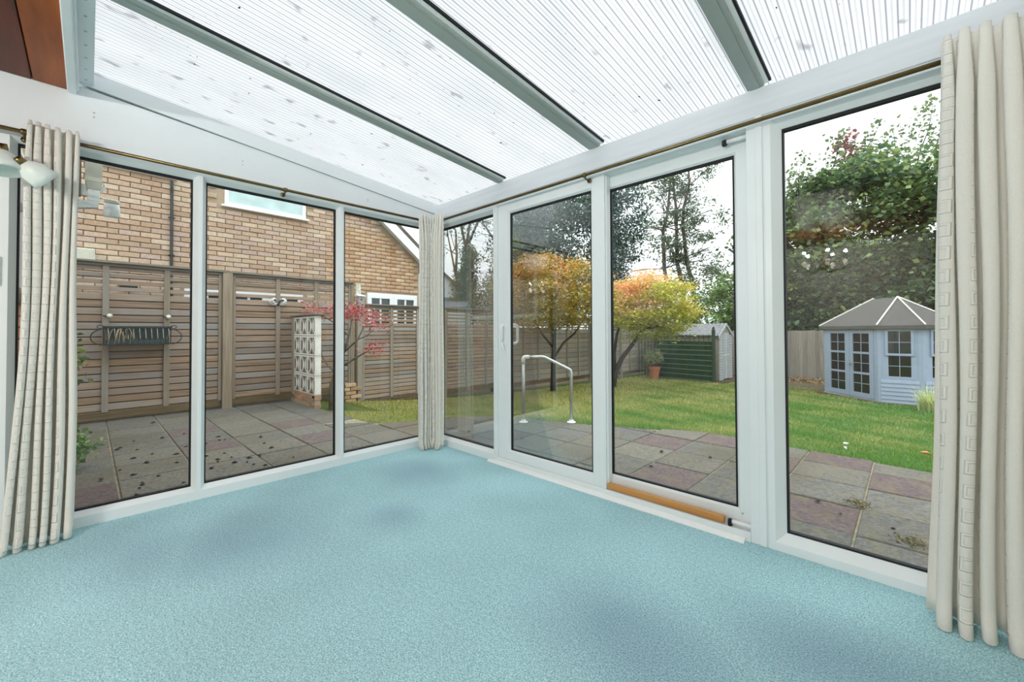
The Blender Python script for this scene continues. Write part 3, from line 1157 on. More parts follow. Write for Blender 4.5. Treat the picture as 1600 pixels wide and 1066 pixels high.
curtain((0.114, -2.565), (0.114, -2.385), (1, 0), 6, 2.125, 1.35, -0.03, 3,
        'cream patterned curtain gathered at the left end of the side window', amp=0.06, lean=(0, -0.015), amp_bot=1.6, flare=2.6)
curtain((0.114, -0.270), (0.114, -0.150), (1, 0.05), 4, 2.128, 1.1, -0.02, 5,
        'cream patterned curtain in the room corner on the side window', amp=0.05)
curtain((0.135, -0.114), (0.268, -0.114), (0.05, -1), 4, 2.13, 1.05, 0.0, 9,
        'cream patterned curtain in the room corner beside the narrow fixed pane', amp=0.05)
curtain((3.428, -0.114), (3.715, -0.114), (0, -1), 6, 2.150, 1.14, -0.03, 14,
        'cream patterned curtain with deep folds at the right edge', amp=0.058, floor_break=0.05, amp_bot=1.8)

# ------------------------------------------------------------------ ceiling light of the house end (its bulbs show as warm dots in the panes)
t = thing('ceiling_light', (2.5, -4.5, 1.85), 'five armed brass ceiling light with lit bulbs hanging under the dark board ceiling', 'lamp')
mb = MB()
mb.lathe([(0.06, 0.0), (0.06, -0.02), (0.012, -0.03), (0.012, -0.42), (0.04, -0.44), (0.05, -0.48), (0.02, -0.52)], (2.5, -4.5, 2.385), 16)
for k in range(5):
    a = 2 * PI * k / 5
    c, s_ = math.cos(a), math.sin(a)
    mb.tube([(2.5 + c * 0.03, -4.5 + s_ * 0.03, 1.91), (2.5 + c * 0.12, -4.5 + s_ * 0.12, 1.86), (2.5 + c * 0.22, -4.5 + s_ * 0.22, 1.87), (2.5 + c * 0.24, -4.5 + s_ * 0.24, 1.91)], 0.008, 6)
mb.build('frame', M['brass'], t)
xb = NT('lit_bulb')
xb.b.inputs['Emission Color'].default_value = (1.0, 0.86, 0.68, 1)
xb.b.inputs['Emission Strength'].default_value = 2.5
for k in range(5):
    a = 2 * PI * k / 5
    p = (2.5 + math.cos(a) * 0.24, -4.5 + math.sin(a) * 0.24, 1.91)
    mb = MB(); mb.lathe([(0.010, 0), (0.012, 0.015), (0.026, 0.045), (0.028, 0.062), (0.018, 0.082), (0.0, 0.088)], p, 12)
    mb.build('bulb', xb.m, t, smooth=True)
    ld = bpy.data.lights.new('lamp', 'POINT')
    ld.energy = LAMP_W
    ld.color = (1.0, 0.98, 0.955)
    ld.shadow_soft_size = 0.02
    lo_ = bpy.data.objects.new('lamp', ld)
    place(lo_, t, (p[0], p[1], p[2] + 0.2))

# ------------------------------------------------------------------ wall spotlights at the far left
t = thing('wall_light', (0.042, -2.83, 1.92), 'twin wall spotlight with white glass shades and brass arms by the left curtain', 'lamp')
mb = MB()
mb.lathe([(0.06, 0), (0.06, 0.012), (0.05, 0.02), (0.0, 0.022)], (0.042, -2.83, 1.92), 20, axis=(1, 0, 0))
mb.tube([(0.06, -2.83, 1.92), (0.18, -2.75, 1.95), (0.315, -2.612, 1.935)], 0.007, 8)
mb.tube([(0.06, -2.83, 1.92), (0.24, -2.68, 1.90), (0.345, -2.582, 1.872)], 0.007, 8)
mb.build('arm', M['brass'], t, smooth=True)


def shade(c, ax, r, h):
    mb = MB()
    mb.lathe([(0.016, -0.012), (0.020, 0.0), (0.021, 0.02), (0.014, 0.03)], c, 16, axis=ax)
    mb.build('lamp_holder', M['brass'], t, smooth=True)
    mb = MB()
    prof = [(0.020, 0.018), (0.034, 0.03), (0.052, 0.055), (r * 0.93, h * 0.75), (r, h), (r - 0.004, h), (r * 0.9, h * 0.74), (0.046, 0.055), (0.028, 0.032), (0.016, 0.022)]
    mb.lathe(prof, c, 28, axis=ax, cap=False)
    s = mb.build('lamp_shade', M['glassshade'], t, smooth=True)
    mb = MB()
    mb.lathe([(0.008, 0.02), (0.022, 0.045), (0.026, 0.06), (0.018, 0.076), (0.0, 0.08)], c, 14, axis=ax)
    mb.build('bulb', M['whiteplastic'], s, smooth=True)


shade((0.305, -2.625, 1.925), (0.16, 0.06, -1.0), 0.072, 0.115)
shade((0.352, -2.572, 1.868), (-0.2, 0.75, -0.62), 0.058, 0.12)


# =================================================================== GROUND, PATIO
EDGE = np.array([(-4.25, 0.06), (-3.05, 0.06), (-2.31, 0.09), (-1.586, 0.13), (-1.33, 0.45), (-1.11, 0.98), (-0.72, 1.43), (-0.44, 1.54),
                 (0.51, 1.95), (0.77, 2.02), (1.23, 2.25), (1.64, 2.45), (1.99, 2.45), (2.46, 2.40), (3.08, 2.39), (3.43, 2.32), (4.2, 2.28), (8.5, 2.25)])
PPOLY = np.vstack([EDGE, [(8.5, -3.2), (-4.25, -3.2)]])


def edge_sd(P):
    """signed distance to the patio edge, positive on the garden side"""
    P = np.atleast_2d(P)
    best = np.full(len(P), 1e9)
    for a, b in zip(EDGE[:-1], EDGE[1:]):
        ab = b - a
        t = np.clip(((P - a) @ ab) / (ab @ ab), 0, 1)
        best = np.minimum(best, np.linalg.norm(P - a - t[:, None] * ab, axis=1))
    inside = np.zeros(len(P), bool)
    n = len(PPOLY)
    for i in range(n):
        a, b = PPOLY[i], PPOLY[(i + 1) % n]
        c = ((a[1] > P[:, 1]) != (b[1] > P[:, 1])) & (P[:, 0] < (b[0] - a[0]) * (P[:, 1] - a[1]) / (b[1] - a[1] + 1e-12) + a[0])
        inside ^= c
    return np.where(inside, -best, best)


def gz(P):
    d = edge_sd(P)
    return np.where(d > 0, -0.095 - 0.6 * (1 - np.exp(-np.maximum(d, 0) / 4)), -0.14 - 0 * d)


def g1(x, y):
    return float(gz(np.array([[x, y]]))[0])


xs = np.arange(-4.6, 9.01, 0.14)
ys = np.arange(-0.5, 15.2, 0.14)
GX, GY = np.meshgrid(xs, ys)
GP = np.stack([GX.ravel(), GY.ravel()], 1)
GZ = gz(GP)
a = (np.arange(len(ys) - 1)[:, None] * len(xs) + np.arange(len(xs) - 1)[None, :]).ravel()
np_mesh('ground', np.column_stack([GP, GZ]), np.stack([a, a + 1, a + len(xs) + 1, a + len(xs)], 1), M['lawn'], smooth=True)
gr = bpy.data.objects['ground']
struct(gr, 'gently falling lawn ground between the fences', 'lawn')
mb = MB()
mb.box(-60, -20, -0.95, 60, 80, -0.80)
struct(mb.build('ground', M['soil']), 'flat earth beyond the garden fences', 'ground')

mb = MB()
mb._add([(p[0], p[1], -0.092) for p in PPOLY] + [(p[0], p[1], -0.135) for p in PPOLY],
        [tuple(range(len(PPOLY)))[::-1], ] + [(i, (i + 1) % len(PPOLY), len(PPOLY) + (i + 1) % len(PPOLY), len(PPOLY) + i) for i in range(len(PPOLY))])
patio = struct(mb.build('patio', m_plain('mossy_joint', L(146, 137, 112), 1.0, noise=0.4, nscale=20)), 'patio of grey and dull red concrete slabs', 'patio')


def clip(poly, a, b):
    """keep the part of poly on the patio side of the directed edge a->b (patio on the right)"""
    out = []
    ab = b - a
    sd = lambda p: ab[0] * (p[1] - a[1]) - ab[1] * (p[0] - a[0])
    for i in range(len(poly)):
        p, q_ = poly[i], poly[(i + 1) % len(poly)]
        s, t = sd(p), sd(q_)
        if s <= 0:
            out.append(p)
        if (s < 0 < t) or (t < 0 < s):
            k = s / (s - t)
            out.append(p + (q_ - p) * k)
    return out


RED = {(-1, 2), (0, 0), (1, 2), (2, 0), (-10, -5), (-8, -5), (-9, -3), (-7, -3), (-4, 0), (-4, -1), (3, 2), (0, 3), (-6, -7)}
full_slab = None
PT = 0.465
for i in range(-13, 6):
    for j in range(-8, 5):
        x0, y0 = 1.70 + PT * i + 0.006, 0.61 + PT * j + 0.006
        x1, y1 = x0 + PT - 0.012, y0 + PT - 0.012
        if x0 > -0.02 and y1 < 0.0 or x1 < -4.2 or y0 < -2.62 and x0 > -4.2 and y1 < -2.6:
            continue
        P = [np.array(p) for p in ((x0, y0), (x1, y0), (x1, y1), (x0, y1))]
        if x0 < -0.07 < x1 and y0 < 0.07:
            P = [np.array((min(p[0], -0.07), p[1])) for p in P] if y1 < 0.3 else P
        sd = edge_sd(np.array(P + [np.array(((x0 + x1) / 2, (y0 + y1) / 2))]))
        if np.min(sd) > 0:
            continue
        if np.max(sd) > -0.02:
            for a_, b_ in zip(EDGE[:-1], EDGE[1:]):
                lo, hi = np.minimum(a_, b_) - 0.02, np.maximum(a_, b_) + 0.02
                if hi[0] > x0 and lo[0] < x1 and hi[1] > y0 - 0.1 and lo[1] < y1 + 0.1:
                    P = clip(P, a_, b_)
                    if len(P) < 3:
                        break
            if len(P) < 3:
                continue
        c = sum(P) / len(P)
        dz = random.uniform(-0.004, 0.004)
        mb = MB()
        top = -0.08
        bev = 0.006
        n = len(P)
        lowr = [(p[0], p[1], -0.125) for p in P]
        mid = [(p[0], p[1], top - bev) for p in P]
        hi_ = [(*(p + (c - p) / (np.linalg.norm(c - p) + 1e-9) * bev * 1.4), top) for p in P]
        fs = [tuple(2 * n + k for k in range(n))]
        for k in range(n):
            k2 = (k + 1) % n
            fs += [(k, k2, n + k2, n + k), (n + k, n + k2, 2 * n + k2, 2 * n + k)]
        mb._add(lowr + mid + hi_, fs)
        o = mb.build('slab', M['slab'], patio, origin=(c[0], c[1], top))
        o.location.z += dz
        if (i, j) in RED or random.random() < 0.06:
            q = random.randint(-5, 5)
            cc = L(112 + q, 97 + q, 98 + q)
        else:
            base = random.choice([(116, 112, 106), (109, 106, 102), (121, 116, 108), (112, 109, 105), (118, 113, 106)])
            q = random.randint(-4, 4)
            cc = L(*[v + q for v in base])
        o.color = (*cc, 1)

# moss tufts and dried leaves on the slabs
for k, (x, y) in enumerate(((3.077, 1.138), (3.326, 0.704))):
    n = 160
    C = np.column_stack([RNG.normal(x, 0.035, n), RNG.normal(y, 0.035, n), RNG.uniform(-0.08, -0.06, n)])
    o = leaf_cloud('moss_tuft', C, 0.018, palette(n, [(132, 118, 66), (104, 98, 56), (150, 136, 90)]), M['leaf'], None, 0.4)
    tag(o, ('brown moss tuft on a slab joint behind the right pane', 'brown moss tuft close to the sill by the right curtain')[k], 'moss', kind='stuff')
DEB = [(-2.335, -2.114), (-1.645, -1.762), (-1.323, -1.795), (-1.414, -2.15), (-0.673, -1.833), (-1.215, -2.264), (-1.084, -1.548), (-0.916, -1.622),
       (-1.147, -1.432), (-1.465, -1.088), (-1.228, -1.089), (-1.788, -1.041), (-0.976, -0.915), (-1.028, -1.244), (-0.674, -1.285), (-0.734, -1.049),
       (-3.60, -1.767), (-0.298, 0.641), (-0.127, 0.759), (0.352, 0.827), (1.628, 1.383), (1.749, 0.922), (2.877, 1.005), (3.007, 0.879),
       (3.247, 0.845), (2.027, 1.513), (-0.55, -1.5), (-0.45, -1.95), (-0.9, -2.05), (-0.6, -2.1), (-0.8, -1.75), (-0.4, -1.62), (-1.0, -1.95),
       (-0.5, -1.25), (-0.36, -2.2), (-1.9, -1.5), (-0.95, -1.45), (-1.35, -1.45), (-0.3, -1.4), (-0.52, -1.72)]
_r = random.Random(5)
DEB += [(_r.uniform(-2.6, -0.3), _r.uniform(-2.2, -1.3)) for _ in range(26)]
leafmeshes = []
for s in range(3):
    mb = MB()
    for k in range(5):
        a = random.uniform(0, 2 * PI)
        r = random.uniform(0.0, 0.012)
        cx, cyy = r * math.cos(a), r * math.sin(a)
        b = random.uniform(0, 2 * PI)
        l_ = random.uniform(0.012, 0.022)
        h = random.uniform(0.004, 0.014)
        ex, ey = math.cos(b) * l_, math.sin(b) * l_
        mb._add([(cx - ex, cyy - ey, 0.002), (cx + ey * 0.5, cyy - ex * 0.5, h), (cx + ex, cyy + ey, 0.004), (cx - ey * 0.5, cyy + ex * 0.5, h), (cx, cyy, 0.0)],
                [(0, 1, 3), (1, 2, 3), (0, 4, 1), (1, 4, 2), (2, 4, 3), (3, 4, 0)])
    leafmeshes.append(mb.mesh('fallen_leaf', M['debris']))
for k, (x, y) in enumerate(DEB):
    o = inst(leafmeshes[k % 3], 'fallen_leaf', None, (x, y, -0.077), (0, 0, random.uniform(0, 6)))
    o.scale = [random.uniform(0.6, 1.25)] * 3
    tag(o, 'small dark dried leaf clump lying on the patio slabs', 'leaf', 'dried leaf clumps on the patio')
for x, y, c, lab in ((2.817, 3.35, 'stone', 'pale curled dead leaf lying on the lawn, larger of two'), (2.84, 3.0, 'stone', 'small pale dead leaf on the lawn near the patio edge'),
                     (3.44, 3.65, 'batten', 'orange brown dead leaf on the lawn by the right curtain')):
    o = leafmeshes[0].copy()
    o.materials.clear(); o.materials.append(M[c])
    o2 = inst(o, 'fallen_leaf', None, (x, y, g1(x, y) + 0.035), (0.2, 0.1, random.uniform(0, 6)))
    o2.scale = (2.2, 2.2, 2.2) if y > 3.1 else (1.3, 1.3, 1.3)
    tag(o2, lab, 'leaf', 'dead leaves on the lawn')


# ------------------------------------------------------------------ grass
def grass():
    n = 400000
    P = np.column_stack([RNG.uniform(-4.1, 6.2, n), RNG.uniform(0.1, 14.0, n)])
    sd = edge_sd(P)
    dist = np.hypot(P[:, 0] - CAM.x, P[:, 1] - CAM.y)
    keep = (sd > 0.0) & (RNG.uniform(size=n) < np.clip(6.5 / dist, 0.12, 1.0) ** 1.4)
    keep &= ~((P[:, 1] > 13.2) & (P[:, 0] < 1.6)) & ~((P[:, 0] < -2.75) & (P[:, 1] < 0.9))
    # bed in front of the summerhouse and shed
    keep &= ~((P[:, 0] > -0.9) & (P[:, 0] < 2.2) & (P[:, 1] > 12.2))
    keep &= ~((P[:, 0] > 1.5) & (P[:, 1] > 11.0)) & ~((P[:, 0] > 2.4) & (P[:, 1] > 10.12))
    keep &= ~((P[:, 0] < -0.9) & (P[:, 0] > -3.6) & (P[:, 1] > 11.62 - 0.15 * (P[:, 0] + 1.3)))
    P, sd = P[keep], sd[keep]
    n = len(P)
    dist = np.hypot(P[:, 0] - CAM.x, P[:, 1] - CAM.y)
    z = gz(P) - 0.006
    h = RNG.uniform(0.022, 0.05, n) * np.where(sd < 0.12, 1.25, 1.0)
    wd = 0.0035 * np.clip(dist / 4.5, 1, 3.4)
    a = RNG.uniform(0, 2 * PI, n)
    ln = RNG.normal(0, 0.5, (n, 2)) * h[:, None]
    V = np.empty((n, 3, 3))
    V[:, 0] = np.column_stack([P[:, 0] - np.cos(a) * wd, P[:, 1] - np.sin(a) * wd, z])
    V[:, 1] = np.column_stack([P[:, 0] + np.cos(a) * wd, P[:, 1] + np.sin(a) * wd, z])
    V[:, 2] = np.column_stack([P[:, 0] + ln[:, 0], P[:, 1] + ln[:, 1], z + h])
    patch = np.sin(P[:, 0] * 1.7 + np.sin(P[:, 1] * 1.3) * 2) * np.sin(P[:, 1] * 2.1 + P[:, 0] * 0.6) + 0.7 * np.sin(P[:, 0] * 5.1 + P[:, 1] * 3.7) * np.sin(P[:, 1] * 4.3)
    f = np.clip(0.42 - 0.15 * (P[:, 0] - 0.8) + 0.36 * patch + RNG.normal(0, 0.16, n), 0, 1)[:, None]
    c = np.array(L(92, 140, 38)) * (1 - f) + np.array(L(188, 182, 104)) * f
    c = c * RNG.uniform(0.8, 1.2, (n, 1))
    np_mesh('grass', V.reshape(-1, 3), np.arange(n * 3).reshape(-1, 3), M['leaf'], np.repeat(c, 3, 0), None, origin=(0, 4, -0.3))
    tag(bpy.data.objects['grass'], 'mown green lawn with yellowish patches', 'grass', kind='stuff')


grass()

# earth bed along the far edge
mb = MB()
bed = [(-0.95, 12.35), (0.6, 12.0), (1.62, 11.25), (2.75, 10.08), (3.9, 10.05), (5.5, 10.6), (5.5, 14.5), (-4.2, 14.5), (-4.2, 12.2), (-3.3, 11.85), (-1.15, 11.55)]
mb._add([(x, y, g1(x, y) + 0.012) for x, y in bed], [tuple(range(len(bed)))])
struct(mb.build('ground', M['soil']), 'strip of bare earth below the back fence and sheds', 'earth')
n = 700
C = np.column_stack([RNG.uniform(-0.9, 1.6, n), RNG.normal(14.0, 0.25, n), np.zeros(n)])
C[:, 2] = gz(C[:, :2]) + RNG.uniform(0.01, 0.06, n) + 0.08 * np.exp(-((C[:, 1] - 14.3) / 0.3) ** 2)
o = leaf_cloud('leaf_litter', C, 0.08, palette(n, [(150, 112, 70), (176, 140, 96), (120, 96, 66), (196, 170, 130)]), M['leaf'], None, 0.9)
tag(o, 'heap of brown leaf litter along the foot of the back fence', 'leaves', kind='stuff')


# =================================================================== SLATTED SIDE FENCE
FX = -4.2
slat_cache = {}


def slat_mesh(length, h, d, mat='slat'):
    key = (round(length, 3), h, d, mat)
    if key not in slat_cache:
        mb = MB(); mb.cbox(-d / 2, -length / 2, -h / 2, d / 2, length / 2, h / 2, 0.004)
        slat_cache[key] = mb.mesh('slat', M[mat])
    return slat_cache[key]


def fence_panel(y0, y1, zb, z_solid, z_top, n_open, bats, label, pitch=0.094, cap=True, mat='slat', gravel=0.11, x=FX):
    yc, Ln = (y0 + y1) / 2, y1 - y0
    t = thing('slatted_fence', (x, yc, zb - gravel), label, 'fence', 'slatted fence panels along the side of the garden')
    n = int(round((z_solid - zb) / pitch))
    p = (z_solid - zb) / n
    sm = slat_mesh(Ln, round(p - 0.013, 4), 0.018, mat)
    for i in range(n):
        inst(sm, 'slat', t, (x - 0.006, yc, zb + p * (i + 0.5)), (0, random.uniform(0.02, 0.06), random.uniform(-0.001, 0.001)))
    mb = MB(); mb.box(x - 0.040, y0 + 0.01, zb, x - 0.028, y1 - 0.01, z_solid - 0.01)  # dark sheet added behind the slats so the gaps look shaded
    mb.build('gap_shade_sheet', M['gravelboard'], t, origin=(x, yc, zb))
    if n_open:
        po = (z_top - 0.03 - z_solid) / n_open
        so = slat_mesh(Ln, round(po * 0.60, 4), 0.018, mat)
        for i in range(n_open):
            inst(so, 'slat', t, (x - 0.006, yc, z_solid + po * (i + 0.62)), (0, 0.02, 0))
    for b in bats:
        mb = MB(); mb.cbox(x + 0.004, b - 0.032, zb - 0.015, x + 0.034, b + 0.032, z_top - 0.03, 0.004)
        mb.build('batten', M['slat_plain'], t, origin=(x + 0.02, b, zb))
    for e in (y0 + 0.018, y1 - 0.018):
        mb = MB(); mb.cbox(x + 0.004, e - 0.02, zb - 0.015, x + 0.030, e + 0.02, z_top - 0.03, 0.004)
        mb.build('edge_strip', M['slat_plain'], t, origin=(x + 0.02, e, zb))
    if cap:
        mb = MB(); mb.cbox(x - 0.06, y0 - 0.06, z_top - 0.002, x + 0.085, y1 + 0.06, z_top + 0.024, 0.004)
        mb.cbox(x + 0.0, y0, z_top - 0.038, x + 0.04, y1, z_top - 0.003, 0.003)
        mb.build('cap_rail', M['capwood'], t, origin=(x, yc, z_top))
    if gravel:
        mb = MB(); mb.cbox(x - 0.02, y0, zb - gravel, x + 0.02, y1, zb - 0.006, 0.005)
        mb.build('gravel_board', M['gravelboard'], t, origin=(x, yc, zb - gravel / 2))
    return t


def fence_post(y, zb, zt, label, w=0.11, x=FX, proud=0.05):
    mb = MB(); mb.cbox(x - 0.05, y - w / 2, zb, x + proud, y + w / 2, zt, 0.005)
    return tag(mb.build('fence_post', M['slat_plain'], origin=(x, y, zb)), label, 'post', 'posts of the side fence')


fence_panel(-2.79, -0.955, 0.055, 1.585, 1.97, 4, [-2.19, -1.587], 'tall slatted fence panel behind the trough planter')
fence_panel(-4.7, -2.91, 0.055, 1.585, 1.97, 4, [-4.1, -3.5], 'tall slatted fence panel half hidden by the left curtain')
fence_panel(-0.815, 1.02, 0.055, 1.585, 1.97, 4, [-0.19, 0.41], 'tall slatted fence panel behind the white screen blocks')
fence_post(-0.888, -0.09, 1.97, 'thick knotty fence post between the two tall slatted panels', 0.122, proud=0.08)
fence_post(-2.85, -0.09, 1.97, 'fence post at the left end of the planter panel', 0.11)
fence_post(1.05, -0.30, 1.96, 'dark end post of the tall slatted fence by the bird box', 0.07)
yy = [1.235, 3.04, 3.16, 4.97, 5.09, 6.91, 7.03, 8.84, 8.96, 10.76, 10.88, 12.68, 12.80, 14.45]
caps = [1.60, 1.60, 1.53, 1.49, 1.45, 1.41, 1.38]
labs = ['lower slatted fence panel just beyond the bird box', 'lower slatted fence panel seen through the narrow fixed pane', 'grey slatted fence panel left of the orange maple',
        'grey slatted fence panel directly behind the orange maple trunk', 'grey slatted fence panel between the two maples', 'grey slatted fence panel left of the terracotta pot', 'far end fence panel behind the green trellis']
for k in range(7):
    a_, b_ = yy[2 * k], yy[2 * k + 1]
    zt = caps[k]
    zb = zt - 1.82
    s3 = (b_ - a_) / 3
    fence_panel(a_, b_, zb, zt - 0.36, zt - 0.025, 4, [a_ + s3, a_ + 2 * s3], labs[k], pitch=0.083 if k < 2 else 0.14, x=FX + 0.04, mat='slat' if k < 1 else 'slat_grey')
plab = ['pale fence post beside the red maple', 'fence post behind the corner curtain', 'second fence post past the narrow pane', 'fence post behind the orange maple', 'fence post between the two maples', 'fence post near the terracotta pot', 'fence post behind the green trellis']
for k, y in enumerate((1.17, 3.10, 5.03, 6.97, 8.90, 10.82, 12.74)):
    fence_post(y, caps[k] - 2.05, caps[k] + (0.0 if k else -0.03), plab[k], 0.10, FX + 0.04, 0.06)

# stub brickwork at the foot of the tall fence end
t = thing('brick_pier', (-4.16, 0.95, -0.3), 'low brick stub wall at the foot of the dark end post', 'wall')
mb = MB(); mb.cbox(-0.045, -0.1, -0.03, 0.045, 0.1, 0.03, 0.004)
bsm = mb.mesh('brick', M['brick'])
for r in range(6):
    for c in range(2):
        yb = 0.86 + 0.215 * c - (0.1 if r % 2 else 0)
        inst(bsm, 'brick', t, (-4.10, yb, -0.27 + r * 0.072), None, L(*random.choice([(186, 150, 112), (170, 136, 104), (196, 168, 134)])))

# ------------------------------------------------------------------ pierced screen block wall
t = thing('screen_wall', (-3.6, 0.05, -0.09), 'white pierced screen block wall on a brick base beside the red maple', 'wall')
S, TH_ = 0.292, 0.088
mb = MB()
h = S / 2
fr_ = 0.022
SBM = mb
mb.box(-h, -TH_ / 2, -h, h, TH_ / 2, -h + fr_)
mb.box(-h, -TH_ / 2, h - fr_, h, TH_ / 2, h)
mb.box(-h, -TH_ / 2, -h + fr_, -h + fr_, TH_ / 2, h - fr_)
mb.box(h - fr_, -TH_ / 2, -h + fr_, h, TH_ / 2, h - fr_)


def bar2(a, b, wa, wb, y0, y1):
    a, b = Vector((a[0], a[1])), Vector((b[0], b[1]))
    d = (b - a).normalized()
    nrm = Vector((-d.y, d.x))
    P = [a + nrm * wa, a - nrm * wa, b - nrm * wb, b + nrm * wb]
    mb.prism([(p.x, y0, p.y) for p in P], (0, y1 - y0, 0))


q_ = h - 0.01
for sz in (1, -1):
    bar2((0, 0), (0.052, sz * q_), 0.004, 0.010, -TH_ / 2 + 0.001, TH_ / 2 - 0.001)
    bar2((0, 0), (-0.052, sz * q_), 0.004, 0.010, -TH_ / 2 + 0.002, TH_ / 2 - 0.002)
    bar2((0, 0), (q_, sz * q_), 0.010, 0.016, -TH_ / 2 + 0.003, TH_ / 2 - 0.003)
    bar2((0, 0), (-q_, sz * q_), 0.010, 0.016, -TH_ / 2 + 0.004, TH_ / 2 - 0.004)
for sx in (1, -1):
    mb.prism([(0, -TH_ / 2 + 0.006, 0), (sx * 0.088, -TH_ / 2 + 0.006, -0.086), (sx * 0.088, -TH_ / 2 + 0.006, 0.086)], (0, TH_ - 0.012, 0))
for fi, f in enumerate(mb.f):               # shade of the holes painted in: inner faces dark, outside left white
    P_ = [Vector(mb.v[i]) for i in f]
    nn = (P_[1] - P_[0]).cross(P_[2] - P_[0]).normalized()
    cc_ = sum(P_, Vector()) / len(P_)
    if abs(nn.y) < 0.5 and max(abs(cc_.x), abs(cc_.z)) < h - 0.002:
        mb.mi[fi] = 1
mb.box(-h + 0.01, 0.0, -h + 0.01, h - 0.01, 0.004, h - 0.01)  # thin dark sheet across the holes, in the same painted shade colour
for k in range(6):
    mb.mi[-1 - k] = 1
sbm = mb.mesh('screen_block', [M['blockwhite'], m_plain('block_hole_shade', L(84, 80, 76), 0.95, noise=0.2)])
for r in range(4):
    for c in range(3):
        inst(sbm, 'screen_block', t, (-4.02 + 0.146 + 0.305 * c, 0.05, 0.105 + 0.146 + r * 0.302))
mb = MB(); mb.cbox(-4.15, -0.02, 1.318, -3.07, 0.12, 1.352, 0.006)
mb.build('coping', M['capwood'], t)
mb = MB(); mb.cbox(-4.13, 0.0, -0.09, -4.03, 0.1, 1.318, 0.005)
mb.build('timber_upright', M['slat_plain'], t)
mb = MB(); mb.cbox(-0.105, -0.05, -0.0325, 0.105, 0.05, 0.0325, 0.004)
bb = mb.mesh('brick', M['brick'])
for r in range(3):
    for c in range(5):
        xx = -3.22 - 0.22 * c + (0.11 if r == 1 else 0)
        if xx < -4.02 or (r == 1 and c == 0):
            if r == 1 and c == 0:
                o = inst(bb, 'brick', t, (-3.165, 0.05, 0.0 + 0.072), None, L(190, 142, 108)); o.scale = (0.47, 1, 1)
            continue
        inst(bb, 'brick', t, (xx, 0.05, -0.055 + 0.071 * r), None, L(*random.choice([(186, 158, 130), (164, 134, 108), (176, 150, 122), (196, 150, 116)])))
mb = MB(); mb.box(-4.05, 0.01, -0.1, -3.125, 0.09, 0.117)
mb.build('mortar', M['mortar'], t)

# ------------------------------------------------------------------ trough planter on the fence
PX = -4.07
t = thing('trough_planter', (PX, -1.885, 0.9), 'dark grey ribbed trough planter in a black iron wall basket with dead straw', 'planter')
mb = MB()
y0, y1 = -2.205, -1.565
xf, xb = -3.93, -4.14
pts_t = [(xb, y0 - 0.0, 1.14), (xf, y0, 1.14), (xf, y1, 1.14), (xb, y1, 1.14)]
pts_b = [(xb + 0.02, y0 + 0.05, 0.985), (xf - 0.03, y0 + 0.05, 0.985), (xf - 0.03, y1 - 0.05, 0.985), (xb + 0.02, y1 - 0.05, 0.985)]
mb._add(pts_t + pts_b, [(7, 6, 5, 4), (0, 1, 5, 4), (1, 2, 6, 5), (2, 3, 7, 6), (3, 0, 4, 7)])
mb._add([(x, y, 1.112) for x, y, z in pts_t], [(0, 3, 2, 1)])
mb.cbox(xb - 0.008, y0 - 0.012, 1.135, xf + 0.012, y0 + 0.006, 1.152, 0.002)
mb.cbox(xb - 0.008, y1 - 0.006, 1.135, xf + 0.012, y1 + 0.012, 1.152, 0.002)
mb.cbox(xf - 0.006, y0 - 0.012, 1.135, xf + 0.012, y1 + 0.012, 1.152, 0.002)
mb.build('trough', M['trough'], t)
mb = MB()
for i in range(11):
    y = y0 + 0.03 + (y1 - y0 - 0.06) * i / 10
    mb.tube([(xf + 0.018, y, 1.128), (xf + 0.012, y + 0.005, 1.06), (xf - 0.012, y + 0.012, 0.99)], 0.0045, 5)
mb.build('rib', M['stone'], t)
mb = MB()
by0, by1 = -2.21, -1.57
mb.tube([(xf + 0.02, by0, 1.125), (xf + 0.02, by1, 1.125)], 0.006, 6)
mb.tube([(xf + 0.0, by0, 0.915), (xf + 0.0, by1, 0.915)], 0.007, 6)
for i in range(13):
    y = by0 + (by1 - by0) * i / 12
    mb.tube([(xf + 0.02, y, 1.125), (xf + 0.006, y, 0.915), (xb + 0.0, y, 0.905)], 0.0035, 5)
for y, s in ((by0, -1), (by1, 1)):
    mb.tube([(xb, y, 1.14), (xf + 0.02, y, 1.125), (xf, y, 0.915), (xb, y, 0.905), (xb, y, 1.14)], 0.006, 6)
    arc = [(xf + 0.01, y + s * (0.115 * math.sin(a)), 1.01 + 0.1 * math.cos(a)) for a in np.linspace(0.15, PI - 0.1, 12)]
    mb.tube(arc, 0.006, 6)
    mb.tube([(xf + 0.01, y + s * (0.03 + 0.03 * math.cos(a)), 1.14 + 0.022 * math.sin(a)) for a in np.linspace(0, 2 * PI, 11)], 0.005, 5)
mb.build('iron_basket', M['iron'], t)
mb = MB()
mb.box(xb - 0.0, by0 + 0.02, 0.905, xf - 0.012, by1 - 0.02, 0.975)
mb.build('liner', M['trough'], t)
mb = MB()
for i in range(34):
    y = -2.06 + random.gauss(0, 0.045)
    x = xf + random.uniform(-0.1, 0.0)
    pts = [(x, y, 1.11)]
    dy, dx = random.uniform(-0.5, 0.5), random.uniform(0.2, 1.0)
    zz = 1.11
    vz = random.uniform(0.2, 0.8)
    for s in range(5):
        vz -= 0.42
        zz += vz * 0.04
        pts.append((pts[-1][0] + dx * 0.02 * (1 if s < 3 else 0.3), pts[-1][1] + dy * 0.025, zz))
    mb.tube(pts, [0.003, 0.003, 0.0025, 0.002, 0.0015, 0.001], 4)
mb.build('dead_stems', M['straw'], t)

